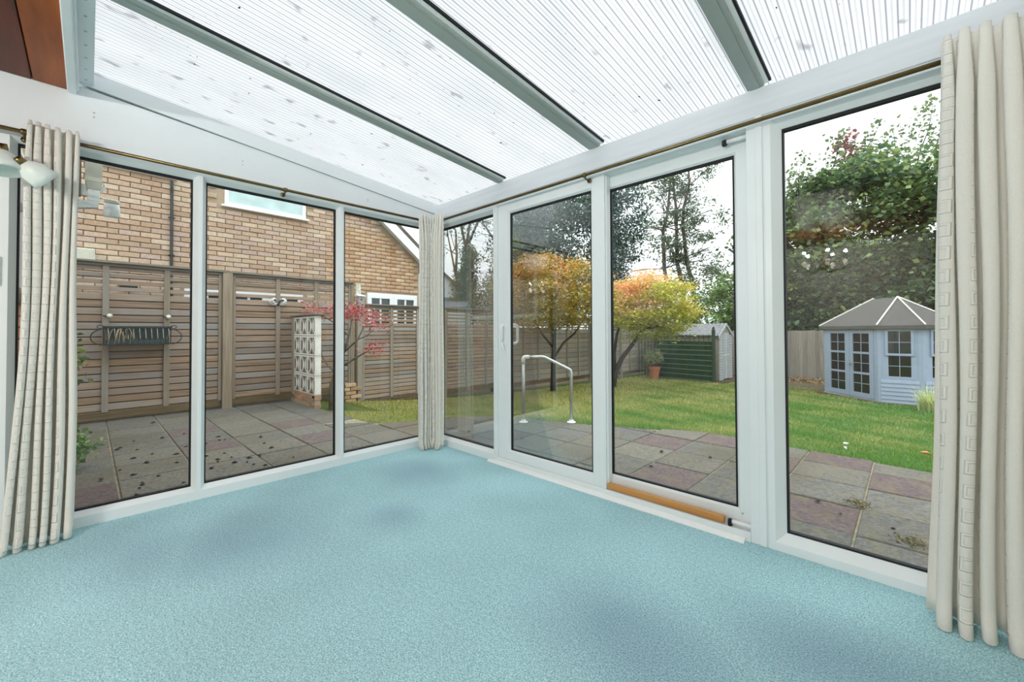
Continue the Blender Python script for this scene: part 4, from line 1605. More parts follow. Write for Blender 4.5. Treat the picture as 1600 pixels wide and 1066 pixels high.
# small stone knobs screwed to the battens
for y, lab in ((-2.155, 'pale round knob on the fence batten above the trough, left one'), (-1.575, 'pale round knob on the fence batten above the trough, right one')):
    t = thing('stone_ball', (-4.165, y, 1.285), lab, 'knob', 'pale knobs above the trough')
    mb = MB(); mb.lathe([(0.010, 0), (0.010, 0.02), (0.024, 0.03), (0.030, 0.045), (0.024, 0.058), (0.0, 0.062)], (-4.165, y, 1.285), 12, axis=(1, 0, 0))
    mb.build('head', M['stone'], t, smooth=True)
    mb = MB(); mb.tube([(-4.165, y - 0.06, 1.285), (-4.15, y, 1.285)], 0.006, 6)
    mb.build('hook', M['iron'], t)

# silver two-leaf ornament on the batten
t = thing('wall_ornament', (-4.165, -0.2, 1.555), 'silver curled leaf ornament fixed to a fence batten', 'ornament')
for s in (-1, 1):
    mb = MB()
    cc = (-4.13, -0.2 + s * 0.06 - 0.005, 1.56)
    for k in range(3):
        pts = [(cc[0] + 0.02 * k, cc[1] + s * (0.055 - 0.012 * k) * math.cos(a), cc[2] + (0.045 - 0.008 * k) * math.sin(a) + 0.01 * k) for a in np.linspace(-2.6 + 0.4 * k, 2.4, 12)]
        mb.tube(pts, [0.006 + 0.012 * math.sin(PI * i / 11) for i in range(12)], 7)
    mb.build('leaf', M['silver'], t, smooth=True)
mb = MB(); mb.tube([(-4.165, -0.2, 1.5), (-4.12, -0.2, 1.52), (-4.11, -0.18, 1.59)], 0.01, 6)
mb.build('stem', M['iron'], t, smooth=True)

# bird box on the end post
t = thing('bird_box', (-4.13, 1.16, 1.52), 'grey wooden bird box on the end of the tall slatted fence', 'bird box')
mb = MB(); mb.cbox(-4.13, 1.10, 1.53, -4.03, 1.22, 1.73, 0.004)
mb.build('body', m_plain('grey_stained_box', L(150, 150, 146), 0.8, noise=0.1), t)
mb = MB(); mb.prism([(-4.15, 1.085, 1.755), (-4.15, 1.085, 1.772), (-4.01, 1.085, 1.742), (-4.01, 1.085, 1.725)], (0, 0.15, 0))
mb.build('lid', M['whiteplastic'], t)
mb = MB(); mb.lathe([(0.016, 0), (0.016, 0.001)], (-4.03, 1.16, 1.665), 14, axis=(1, 0, 0))
mb.build('entry_hole', M['black'], t)
mb = MB(); mb.cbox(-4.14, 1.10, 1.74, -4.12, 1.19, 1.95, 0.004)
mb.build('fixing_board', M['stone'], t)


# =================================================================== NEIGHBOUR'S BRICK HOUSE
BX = -5.0
SL = 0.786                                   # verge slope
VY0, VZ0 = 2.02, 3.50                        # a point on the verge line


def vergez(y):
    return VZ0 - SL * (y - VY0)


house = thing('brick_house', (BX, -1.0, -0.8), 'neighbouring buff brick house with white framed windows behind the slatted fence', 'house')
RIDGE_Y = -1.6
mb = MB()
gw = [(BX - 0.012, 3.02, -0.8), (BX - 0.012, 3.02, vergez(3.02)), (BX - 0.012, RIDGE_Y, vergez(RIDGE_Y)), (BX - 0.012, -6.2, vergez(3.02)), (BX - 0.012, -6.2, -0.8)]
mb.prism(gw, (-7.0, 0, 0))
mb.build('wall', M['mortar'], house)
mb = MB()
for s in (1, -1):
    yA, yB = (RIDGE_Y, 3.45) if s > 0 else (RIDGE_Y, -6.65)
    zA = vergez(RIDGE_Y) + 0.16
    zB = zA - SL * abs(yB - yA)
    mb.prism([(BX + 0.2, yA, zA), (BX + 0.2, yB, zB), (BX + 0.2, yB, zB + 0.09), (BX + 0.2, yA, zA + 0.09)], (-7.4, 0, 0))
mb.build('roof', M['tile'], house)
mb = MB()
for s in (1, -1):
    yB = 3.40 if s > 0 else -6.6
    zA = vergez(RIDGE_Y) + 0.15
    zB = zA - SL * abs(yB - RIDGE_Y)
    mb.prism([(BX + 0.165, RIDGE_Y, zA - 0.24), (BX + 0.165, yB, zB - 0.24), (BX + 0.165, yB, zB), (BX + 0.165, RIDGE_Y, zA)], (0.03, 0, 0))
vb = mb.build('verge_board', M['whiteplastic'], house)
mb = MB()
zA = vergez(RIDGE_Y) - 0.045
zB = zA - SL * (3.4 - RIDGE_Y)
mb.prism([(BX + 0.165, RIDGE_Y, zA), (BX + 0.165, 3.4, zB), (BX + 0.165, 3.4, zB + 0.012), (BX + 0.165, RIDGE_Y, zA + 0.012)], (-0.17, 0, 0))
mb.build('soffit', M['paint'], house)


def uwindow(y0, y1, z0, z1, cols, glassmat, sill=True, bars=0):
    mb = MB()
    f = 0.055
    x0, x1 = BX - 0.03, BX + 0.03
    mb.box(x0, y0, z0, x1, y1, z0 + f); mb.box(x0, y0, z1 - f, x1, y1, z1)
    cw = (y1 - y0) / cols
    for c in range(cols + 1):
        yc = y0 + cw * c
        a = f / 2 if 0 < c < cols else f
        lo = yc if c == 0 else yc - a
        hi = yc if c == cols else yc + a
        mb.box(x0, lo, z0 + f, x1, hi, z1 - f)
    wn = mb.build('window', M['whiteplastic'], house, bevel=0.004)
    for c in range(cols):
        mb = MB(); mb.box(BX - 0.005, y0 + cw * c + 0.03, z0 + f * 0.8, BX + 0.003, y0 + cw * (c + 1) - 0.03, z1 - f * 0.8)
        mb.build('pane', glassmat, wn)
        if bars:
            mb = MB()
            ym = y0 + cw * (c + 0.5)
            mb.box(BX + 0.003, ym - 0.02, z0 + f, BX + 0.02, ym + 0.02, z1 - f)
            mb.box(BX + 0.003, y0 + cw * c + 0.04, (z0 + z1) / 2 - 0.018, BX + 0.019, y0 + cw * (c + 1) - 0.04, (z0 + z1) / 2 + 0.018)
            # inner sash
            for q0, q1 in ((y0 + cw * c + 0.02, y0 + cw * c + 0.09), (y0 + cw * (c + 1) - 0.09, y0 + cw * (c + 1) - 0.02)):
                mb.box(BX + 0.003, q0, z0 + f, BX + 0.035, q1, z1 - 0.03)
            mb.box(BX + 0.003, y0 + cw * c + 0.09, z1 - 0.11, BX + 0.035, y0 + cw * (c + 1) - 0.09, z1 - 0.03)
            mb.build('sash', M['whiteplastic'], wn)
    if sill:
        mb = MB(); mb.cbox(BX - 0.02, y0 - 0.05, z0 - 0.035, BX + 0.075, y1 + 0.05, z0 - 0.001, 0.006)
        mb.build('sill', M['whiteplastic'], wn)
    return wn


WINS = [(-0.775, 0.505, 3.215, 4.3), (-2.25, -1.44, 3.49, 4.3), (1.74, 2.95, 0.75, 1.90), (-1.30, 0.46, 0.85, 1.79)]
uwindow(-0.775, 0.505, 3.215, 4.3, 1, M['obscure'])
uwindow(-2.25, -1.44, 3.49, 4.3, 1, M['obscure'])
uwindow(1.74, 2.95, 0.75, 1.90, 2, M['darkpane'], True, 1)
uwindow(-1.30, 0.46, 0.85, 1.79, 3, M['darkpane'], True, 1)

PAL = [(178, 152, 126), (172, 144, 118), (184, 162, 138), (166, 138, 114), (176, 150, 134), (190, 172, 150), (162, 134, 110), (180, 156, 130), (170, 146, 132), (158, 126, 100), (194, 178, 156), (172, 150, 140)]
mb = MB(); mb.cbox(-0.014, -0.112, -0.0345, 0.014, 0.112, 0.0345, 0.004)
brick_m = mb.mesh('brick', M['brick'])
CO, LE = 0.080, 0.2345
bricks = []
for r in range(0, 62):
    z = -0.3 + CO * (r + 0.5)
    for c in range(-17, 15):
        y = LE * (c + (0.5 if r % 2 else 0.0)) + 0.06
        if y > 2.93 or y < -3.9:
            continue
        if z + 0.04 > vergez(y + 0.1) - 0.02:
            continue
        if any(a - 0.11 < y < b + 0.11 and z0 - 0.05 < z < z1 + 0.04 for a, b, z0, z1 in WINS):
            continue
        vis = -2.5 < y < 2.85 and 1.95 < z < 3.62
        bricks.append((vis, -(math.hypot(y + 2.34, 8.3) + (0 if vis else 100)), y, z))
bricks.sort(key=lambda b: (not b[0], -b[1]))
VV, FF, CC = [], [], []
base_v = np.array([v.co[:] for v in brick_m.vertices])
mbt = MB(); mbt.cbox(-0.014, -0.112, -0.0345, 0.014, 0.112, 0.0345, 0.004)
tri_f = []
for f in mbt.f:
    for k in range(1, len(f) - 1):
        tri_f.append((f[0], f[k], f[k + 1]))
tri_f = np.array(tri_f)
for k, (vis, d, y, z) in enumerate(bricks):
    c = (np.array(L(*random.choice(PAL))) * 0.62 + np.array(L(178, 156, 138)) * 0.38) * random.uniform(1.12, 1.3)
    if y > 0.9 and z < 3.2:
        c = c * np.array([1.03, 0.93, 0.80])
    x = BX + random.uniform(-0.003, 0.004)
    if k < 299:
        inst(brick_m, 'brick', house, (x, y, z), (random.uniform(-0.012, 0.012), 0, random.uniform(-0.01, 0.01)), tuple(c))
    elif vis or (y > -3 and 0.6 < z):
        FF.append(tri_f + len(VV) * len(base_v))
        VV.append(base_v + np.array([x, y, z]))
        CC.append(np.repeat(c[None], len(base_v), 0))
np_mesh('brickwork', np.concatenate(VV), np.concatenate(FF), M['brick_mass'], np.concatenate(CC), house, kind='stuff')
# air brick and vents low on the wall
mb = MB()
for i in range(5):
    mb.box(BX + 0.012, -2.03 + i * 0.05, 1.58, BX + 0.02, -2.0 + i * 0.05, 1.60)
mb.cbox(BX + 0.0, -2.04, 1.70, BX + 0.05, -1.84, 1.76, 0.004)
mb.build('vent', M['black'], house)

mb = MB(); mb.tube([(BX + 0.045, -1.462, 3.43), (BX + 0.045, -1.456, 0.2)], 0.020, 8)
pp = mb.build('drain_pipe', M['iron'], origin=(BX + 0.045, -1.46, 0.2), smooth=True)
tag(pp, 'thin dark vertical pipe on the neighbouring brick wall', 'pipe')
for z in (2.27, 2.86):
    mb = MB(); mb.lathe([(0.026, -0.012), (0.026, 0.012)], (BX + 0.045, -1.458, z), 10)
    mb.box(BX, -1.50, z - 0.006, BX + 0.04, -1.42, z + 0.006)
    mb.build('clip', M['iron'], pp)
mb = MB(); mb.cbox(BX, -2.50, 2.07, BX + 0.13, -2.285, 2.235, 0.008)
bx = tag(mb.build('utility_box', M['cream'], origin=(BX, -2.39, 2.07)), 'small cream utility box on the brick wall above the fence', 'box')
mb = MB(); mb.cbox(BX + 0.13, -2.48, 2.085, BX + 0.136, -2.305, 2.22, 0.002)
mb.build('door', M['cream'], bx)

# =================================================================== OWN HOUSE WALL LEFT OF THE CONSERVATORY
HY = -2.665
mb = MB()
mb.box(-3.7, HY - 0.25, -0.15, -0.055, HY - 0.012, 2.45)
hw = struct(mb.build('wall_house', M['mortar']), 'orange brick house wall outside the left end of the side window', 'wall')
mb = MB(); mb.cbox(-0.107, -0.014, -0.0325, 0.107, 0.014, 0.0325, 0.004)
b2 = mb.mesh('brick', M['brick'])
P2 = [(196, 134, 100), (184, 122, 92), (206, 146, 110), (176, 112, 86), (198, 140, 112)]
for r in range(18):
    z = -0.1 + 0.075 * (r + 0.5)
    for c in range(15):
        x = -0.17 - 0.225 * c - (0.1125 if r % 2 else 0)
        inst(b2, 'brick', hw, (x, HY, z), None, L(*random.choice(P2)))
mb = MB()
mb.box(-3.0, HY - 0.03, 1.31, -0.06, HY + 0.02, 1.345)
mb.box(-3.0, HY - 0.03, 2.2, -0.06, HY + 0.02, 2.24)
for x in (-0.06, -1.0, -2.0, -2.95):
    mb.box(x - 0.05, HY - 0.03, 1.345, x, HY + 0.02, 2.2)
w4 = struct(mb.build('window_4', M['whiteplastic']), 'white framed house window outside beyond the left curtain', 'window')
for k in range(3):
    mb = MB(); mb.box(-1.0 * k - 1.0, HY - 0.02, 1.345, -1.0 * k - 0.11, HY - 0.01, 2.2)
    mb.build('pane', M['maroon'], w4)
mb = MB(); mb.cbox(-3.1, HY - 0.02, 1.275, -0.06, HY + 0.075, 1.308, 0.006)
mb.build('sill', M['stone'], w4)

# rainwater hopper, pipe and eaves timber just outside
RXp = -0.35
t = thing('rainwater_pipe', (RXp, -2.33, 1.83), 'cream square rainwater hopper and pipe with an elbow outside the side window', 'pipe')
mb = MB()
yc = -2.327


def frus(mb, y, x, z0, z1, h0, h1):
    V = [(x - h0, y - h0, z0), (x + h0, y - h0, z0), (x + h0, y + h0, z0), (x - h0, y + h0, z0), (x - h1, y - h1, z1), (x + h1, y - h1, z1), (x + h1, y + h1, z1), (x - h1, y + h1, z1)]
    mb._add(V, [(0, 3, 2, 1), (4, 5, 6, 7), (0, 1, 5, 4), (1, 2, 6, 5), (2, 3, 7, 6), (3, 0, 4, 7)])


frus(mb, yc, RXp, 2.0, 2.32, 0.037, 0.040)
frus(mb, yc, RXp, 1.955, 2.0, 0.028, 0.037)
mb.build('hopper', M['cream'], t, bevel=0.004)
mb = MB(); frus(mb, yc, RXp, 1.885, 1.955, 0.027, 0.026)
mb.build('socket', M['whiteplastic'], t, bevel=0.003)
mb = MB()
mb.prism([(RXp - 0.024, yc + 0.024, 1.885), (RXp - 0.024, yc - 0.024, 1.885), (RXp - 0.024, yc - 0.09, 1.862), (RXp - 0.024, -2.64, 1.80), (RXp - 0.024, -2.64, 1.755), (RXp - 0.024, yc - 0.04, 1.835), (RXp - 0.024, yc + 0.022, 1.848)], (0.048, 0, 0))
mb.build('elbow', M['whiteplastic'], t)
mb = MB()
mb.cbox(RXp - 0.006, yc - 0.062, 1.915, RXp + 0.006, yc - 0.03, 1.985, 0.003)
mb.tube([(RXp, yc + 0.028, 1.95), (RXp, yc + 0.05, 1.99), (RXp, yc + 0.045, 2.01)], 0.008, 6)
mb.build('bracket', M['whiteplastic'], t)
mb = MB(); mb.cbox(RXp - 0.03, -2.415, 1.905, RXp + 0.02, -2.380, 2.36, 0.004)
tag(mb.build('eaves_timber', M['slat_plain'], origin=(RXp, -2.397, 1.905)), 'weathered timber end hanging from the eaves beside the cream hopper', 'timber')
t = thing('floodlight', (RXp, -2.245, 1.8), 'white round outdoor lamp on an arm beside the rainwater pipe', 'lamp')
mb = MB()
ax = (0.25, 0.0, 1)
mb.lathe([(0.0, 0.001), (0.038, 0.0), (0.041, 0.012), (0.036, 0.085), (0.033, 0.088)], (RXp - 0.005, -2.245, 1.802), 20, axis=ax)
mb.build('shade', M['whiteplastic'], t, smooth=True)
mb = MB(); mb.lathe([(0.034, 0.086), (0.036, 0.09), (0.036, 0.108), (0.026, 0.114), (0.0, 0.115)], (RXp - 0.005, -2.245, 1.802), 20, axis=ax)
mb.build('cap', M['cream'], t, smooth=True)
mb = MB(); mb.tube([(RXp + 0.012, -2.25, 1.905), (RXp + 0.004, -2.298, 1.918)], 0.0055, 6)
mb.build('arm', M['whiteplastic'], t)

# =================================================================== HANDRAIL
t = thing('handrail', (0.03, 1.66, -0.08), 'bent galvanised tube handrail standing at the patio edge', 'handrail')
A_, B_ = Vector((-0.19, 1.44, 0)), Vector((0.256, 1.84, 0))
dr = (B_ - A_).normalized()
mb = MB()
mb.tube([A_ + Vector((0, 0, -0.08)), A_ + Vector((0, 0, 0.70))], 0.021, 12)
mb.build('post', M['galv'], t, smooth=True)
mb = MB()
mb.tube([A_ + Vector((0, 0, 0.735)), A_ + dr * 0.24 + Vector((0, 0, 0.74)), A_ + dr * 0.27 + Vector((0, 0, 0.735)), A_ + dr * 0.53 + Vector((0, 0, 0.605)),
         B_ - dr * 0.03 + Vector((0, 0, 0.585)), B_ - dr * 0.008 + Vector((0, 0, 0.57)), B_ + Vector((0, 0, 0.54)), B_ + Vector((0, 0, -0.08))], 0.0195, 12)
mb.build('rail', M['galv'], t, smooth=True)
mb = MB()
mb.tube([A_ + Vector((0, 0, 0.66)), A_ + Vector((0, 0, 0.71)), A_ + dr * 0.012 + Vector((0, 0, 0.733)), A_ + dr * 0.03 + Vector((0, 0, 0.737)), A_ + dr * 0.075 + Vector((0, 0, 0.737))], 0.027, 12)
mb.build('elbow_fitting', M['whiteplastic'], t, smooth=True)
for p in (A_, B_):
    mb = MB(); mb.lathe([(0.055, -0.08), (0.055, -0.073), (0.03, -0.068), (0.027, -0.045)], (p.x, p.y, 0), 16)
    mb.build('base_flange', M['whiteplastic'], t)

# =================================================================== BACK FENCE
t = thing('back_fence', (1.0, 14.5, -0.7), 'grey weathered upright board fence across the end of the garden', 'fence')
mb = MB(); mb.cbox(-0.064, -0.011, -0.84, 0.064, 0.011, 0.84, 0.003)
bdm = mb.mesh('board', M['feather'])
for i in range(104):
    x = -4.2 + 0.118 * i
    o = inst(bdm, 'board', t, (x, 14.5 + 0.012 * (i % 2), 0.21 + random.uniform(-0.02, 0.012)), (random.uniform(-0.01, 0.01), random.uniform(-0.006, 0.006), random.uniform(-0.08, 0.02)))
mb = MB(); mb.box(-4.3, 14.52, 0.6, 8.1, 14.58, 0.68); mb.box(-4.3, 14.52, -0.2, 8.1, 14.58, -0.12)
mb.build('rail', M['slat_plain'], t)
mb = MB(); mb.box(-4.3, 14.50, -0.8, 8.1, 14.54, -0.60)
mb.build('gravel_board', M['gravelboard'], t)

# =================================================================== SHED
gs = -0.66
t = thing('garden_shed', (-2.4, 12.85, gs), 'small pale shed with white gable door end and corrugated roof behind the green trellis', 'shed')
SX0, SX1, SY0, SY1, SZE, SZR = -3.45, -1.28, 12.22, 13.62, 0.93, 1.27
ym = (SY0 + SY1) / 2
mb = MB()
mb.prism([(SX1 - 0.02, SY0 + 0.02, gs), (SX1 - 0.02, SY1 - 0.02, gs), (SX1 - 0.02, SY1 - 0.02, SZE), (SX1 - 0.02, ym, SZR - 0.03), (SX1 - 0.02, SY0 + 0.02, SZE)], (SX0 - SX1, 0, 0))
mb.build('body', M['darkwood'], t)
nb = 17
for i in range(nb):                              # shiplap on the gable end, both sides of the door
    z0 = gs + 0.04 + (SZE - gs - 0.04) / nb * i
    z1 = z0 + (SZE - gs - 0.04) / nb - 0.006
    for y0, y1 in ((SY0 + 0.03, ym - 0.33), (ym + 0.33, SY1 - 0.03)):
        mb = MB(); mb._add([(SX1 - 0.02, y0, z0), (SX1 + 0.02, y0, z0), (SX1 + 0.004, y0, z1), (SX1 - 0.02, y0, z1), (SX1 - 0.02, y1, z0), (SX1 + 0.02, y1, z0), (SX1 + 0.004, y1, z1), (SX1 - 0.02, y1, z1)],
                           [(0, 1, 2, 3), (7, 6, 5, 4), (0, 4, 5, 1), (1, 5, 6, 2), (2, 6, 7, 3), (3, 7, 4, 0)])
        mb.build('board', M['shedwhite'], t)
mb = MB(); mb.cbox(SX1 - 0.02, ym - 0.32, gs + 0.06, SX1 + 0.02, ym + 0.32, 0.98, 0.005)
dd = mb.build('door', M['shedwhite'], t)
mb = MB(); mb.box(SX1 + 0.02, ym - 0.315, 0.2, SX1 + 0.03, ym + 0.315, 0.215); mb.box(SX1 + 0.02, ym - 0.02, gs + 0.06, SX1 + 0.028, ym - 0.006, 0.97)
mb.build('joint', M['paint'], dd)
mb = MB(); mb.prism([(SX1 - 0.018, ym - 0.42, 0.97), (SX1 - 0.018, ym + 0.42, 0.97), (SX1 - 0.018, ym, SZR - 0.06)], (0.03, 0, 0))
mb.build('gable_top', M['slat_plain'], t)
for s in (-1, 1):
    ye = ym + s * (SY1 - SY0 + 0.18) / 2
    ze = SZE - 0.05
    mb = MB(); mb.prism([(SX1 + 0.02, ym, SZR + 0.045), (SX1 + 0.02, ye, ze + 0.01), (SX1 + 0.02, ye, ze - 0.09), (SX1 + 0.02, ym, SZR - 0.055)], (0.025, 0, 0))
    mb.build('barge_board', M['shedwhite'], t)
    # corrugated sheet
    mb = MB()
    nx = 34
    up_ = [(SX0 - 0.06 + (SX1 + 0.08 - SX0) * i / nx, ym, SZR + 0.03 + 0.014 * math.cos(i * PI)) for i in range(nx + 1)]
    lo_ = [(SX0 - 0.06 + (SX1 + 0.08 - SX0) * i / nx, ye, ze + 0.0 + 0.014 * math.cos(i * PI)) for i in range(nx + 1)]
    n_ = nx + 1
    mb._add(up_ + lo_, [(i, i + 1, n_ + i + 1, n_ + i) for i in range(nx)])
    o = mb.build('roof_sheet', M['shedroof'], t)
    sd = o.modifiers.new('thickness', 'SOLIDIFY'); sd.thickness = 0.012
mb = MB(); mb.cbox(SX0 - 0.04, SY0 - 0.012, SZE - 0.16, SX1 + 0.02, SY0 + 0.015, SZE - 0.02, 0.004)
mb.build('fascia', M['slat_plain'], t)
mb = MB()
for i in range(nb):
    z0 = gs + 0.04 + (SZE - gs - 0.2) / nb * i
    mb.box(SX0, SY0 + 0.0, z0, SX1 - 0.02, SY0 + 0.014 + 0.006 * (i % 2), z0 + 0.078)
mb.build('side_cladding', M['slat_plain'], t)

# =================================================================== GREEN TRELLIS SCREEN
def trellis(A, B, zb, zt, znet, ncol, label, name='trellis', posts=True):
    A, B = Vector((*A, 0)), Vector((*B, 0))
    d = (B - A); Ln = d.length; d.normalize()
    nr = Vector((d.y, -d.x, 0))
    ang = math.atan2(d.y, d.x)
    t = thing(name, (*((A + B) / 2).xy, zb), label, 'trellis', 'dark green trellis panels')
    nrow = max(2, int((zt - zb) / 0.165))
    mb = MB(); mb.box(-Ln / 2, -0.008, -0.013, Ln / 2, 0.008, 0.013)
    hm = mb.mesh('rail', M['greenrail'])
    for i in range(nrow + 1):
        z = zb + 0.06 + (zt - zb - 0.08) * i / nrow
        inst(hm, 'rail', t, (*((A + B) / 2 + nr * 0.02).xy, z + random.uniform(-0.006, 0.006)), (0, random.uniform(-0.006, 0.006), ang))
    mb = MB(); mb.box(-0.012, -0.008, zb - 0.0, 0.012, 0.008, zt)
    vm = mb.mesh('lath', M['greenwood'])
    for i in range(ncol + 1):
        p = A + d * (Ln * i / ncol)
        inst(vm, 'lath', t, (p.x, p.y, 0), (0, random.uniform(-0.006, 0.006), ang))
    if znet:
        mb = MB(); q0, q1 = A - nr * 0.03, B - nr * 0.03
        mb.prism([(q0.x, q0.y, zb + 0.02), (q1.x, q1.y, zb + 0.02), (q1.x, q1.y, znet), (q0.x, q0.y, znet)], -nr * 0.006)
        mb.build('netting', M['netting'], t)
    if posts:
        for p, zz in ((B, 1.14), (A, 0.98)):
            mb = MB()
            mb.cbox(p.x - 0.045, p.y - 0.045, zb - 0.05, p.x + 0.045, p.y + 0.045, zz - 0.08, 0.004)
            mb.lathe([(0.055, zz - 0.08), (0.055, zz - 0.06), (0.025, zz - 0.05), (0.042, zz - 0.02), (0.03, zz + 0.03), (0.0, zz + 0.05)], (p.x, p.y, 0), 12)
            mb.build('post', M['greenwood'], t)
    return t


trellis((-3.36, 11.98), (-1.27, 11.68), -0.66, 0.93, 0.70, 13, 'dark green trellis screen with green netting in front of the pale shed')
trellis((-4.08, 12.05), (-3.44, 11.99), -0.6, 0.93, 0, 5, 'small dark trellis panel without netting behind the terracotta pot', posts=False)

# =================================================================== POTTED SHRUB
pz = g1(-3.26, 11.6)
t = thing('potted_shrub', (-3.26, 11.6, pz), 'leafy shrub in a terracotta pot beside the green trellis', 'plant')
mb = MB()
mb.lathe([(0.135, 0), (0.185, 0.33), (0.205, 0.335), (0.21, 0.42), (0.19, 0.42), (0.18, 0.36), (0.0, 0.36)], (-3.26, 11.6, pz + 0.01), 24)
mb.build('pot', M['terracotta'], t, smooth=False)
mb = MB()
tips = []
for k in range(7):
    a = k * 2 * PI / 7
    twig_tree(mb, (-3.26 + 0.05 * math.cos(a), 11.6 + 0.05 * math.sin(a), pz + 0.36), (0.5 * math.cos(a), 0.5 * math.sin(a), 1), 0.38, 0.009, 1, 3, 0.6, 0.6, 0.2, 3, tips)
mb.build('stem', M['bark'], t)
C = crown(np.array(tips), 26, 0.085, 0.9)
leaf_cloud('foliage', C, 0.07, palette(len(C), [(118, 134, 84), (146, 156, 108), (96, 114, 70), (168, 170, 128)]), M['leaf'], t)

# =================================================================== SUMMERHOUSE
zb_, ze_ = -0.63, 1.13
s2 = math.sqrt(0.5)
A = np.array([1.665, 11.40])
Bp = A + np.array([s2, -s2]) * 1.60
Cp = Bp + np.array([0.74, 0.0])
Dp = Cp + np.array([s2, s2]) * 0.85
Ep = Dp + np.array([0, 0.74])
Fp = Ep + np.array([-s2, s2]) * 1.60
Gp = Fp + np.array([-0.74, 0])
Hp = A + np.array([0, 0.74])
POLY = [A, Bp, Cp, Dp, Ep, Fp, Gp, Hp]
cen = sum(POLY) / 8
sh = thing('summerhouse', (cen[0], cen[1], zb_), 'pale blue grey octagonal summerhouse with glazed double doors and felt roof', 'summerhouse')


def scale_poly(k):
    return [cen + (p - cen) * k for p in POLY]


mb = MB()
mb.prism([(p[0], p[1], zb_ - 0.08) for p in scale_poly(1.03)], (0, 0, 0.10))
mb.build('base', M['slat_plain'], sh)
# inner lining: dark back walls seen through the panes
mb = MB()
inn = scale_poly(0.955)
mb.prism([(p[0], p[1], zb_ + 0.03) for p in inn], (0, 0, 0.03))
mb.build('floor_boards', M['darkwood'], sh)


class Side:
    """local frame of one wall: u along, d outward"""
    def __init__(self, p, q):
        self.p = np.array(p); self.t = (q - p) / np.linalg.norm(q - p); self.len = np.linalg.norm(q - p)
        self.n = np.array([self.t[1], -self.t[0]])

    def box(self, mb, u0, u1, z0, z1, d0, d1):
        V = []
        for z in (z0, z1):
            for u, d in ((u0, d0), (u1, d0), (u1, d1), (u0, d1)):
                w_ = self.p + self.t * u + self.n * d
                V.append((w_[0], w_[1], z))
        mb._add(V, [(0, 1, 2, 3), (7, 6, 5, 4), (0, 4, 5, 1), (1, 5, 6, 2), (2, 6, 7, 3), (3, 7, 4, 0)])


def sh_window(S_, u0, u1, z0, z1, d, parent, fr=0.045, cols=2, rows=2):
    mb = MB()
    S_.box(mb, u0, u1, z0, z0 + fr, d, d + 0.03); S_.box(mb, u0, u1, z1 - fr, z1, d, d + 0.03)
    S_.box(mb, u0, u0 + fr, z0 + fr, z1 - fr, d, d + 0.03); S_.box(mb, u1 - fr, u1, z0 + fr, z1 - fr, d, d + 0.03)
    wn = mb.build('window', M['bluepaint'], parent)
    mb = MB(); S_.box(mb, u0 + fr * 0.8, u1 - fr * 0.8, z0 + fr * 0.8, z1 - fr * 0.8, d + 0.004, d + 0.008)
    mb.build('pane', M['glass_dark'], wn)
    mb = MB()
    for c in range(1, cols):
        uc = u0 + fr + (u1 - u0 - 2 * fr) * c / cols
        S_.box(mb, uc - 0.006, uc + 0.006, z0 + fr, z1 - fr, d + 0.009, d + 0.018)
    for r in range(1, rows):
        zc = z0 + fr + (z1 - z0 - 2 * fr) * r / rows
        S_.box(mb, u0 + fr, u1 - fr, zc - 0.006, zc + 0.006, d + 0.009, d + 0.0175)
    mb.build('glazing_bar', M['bluepaint'], wn)
    return wn


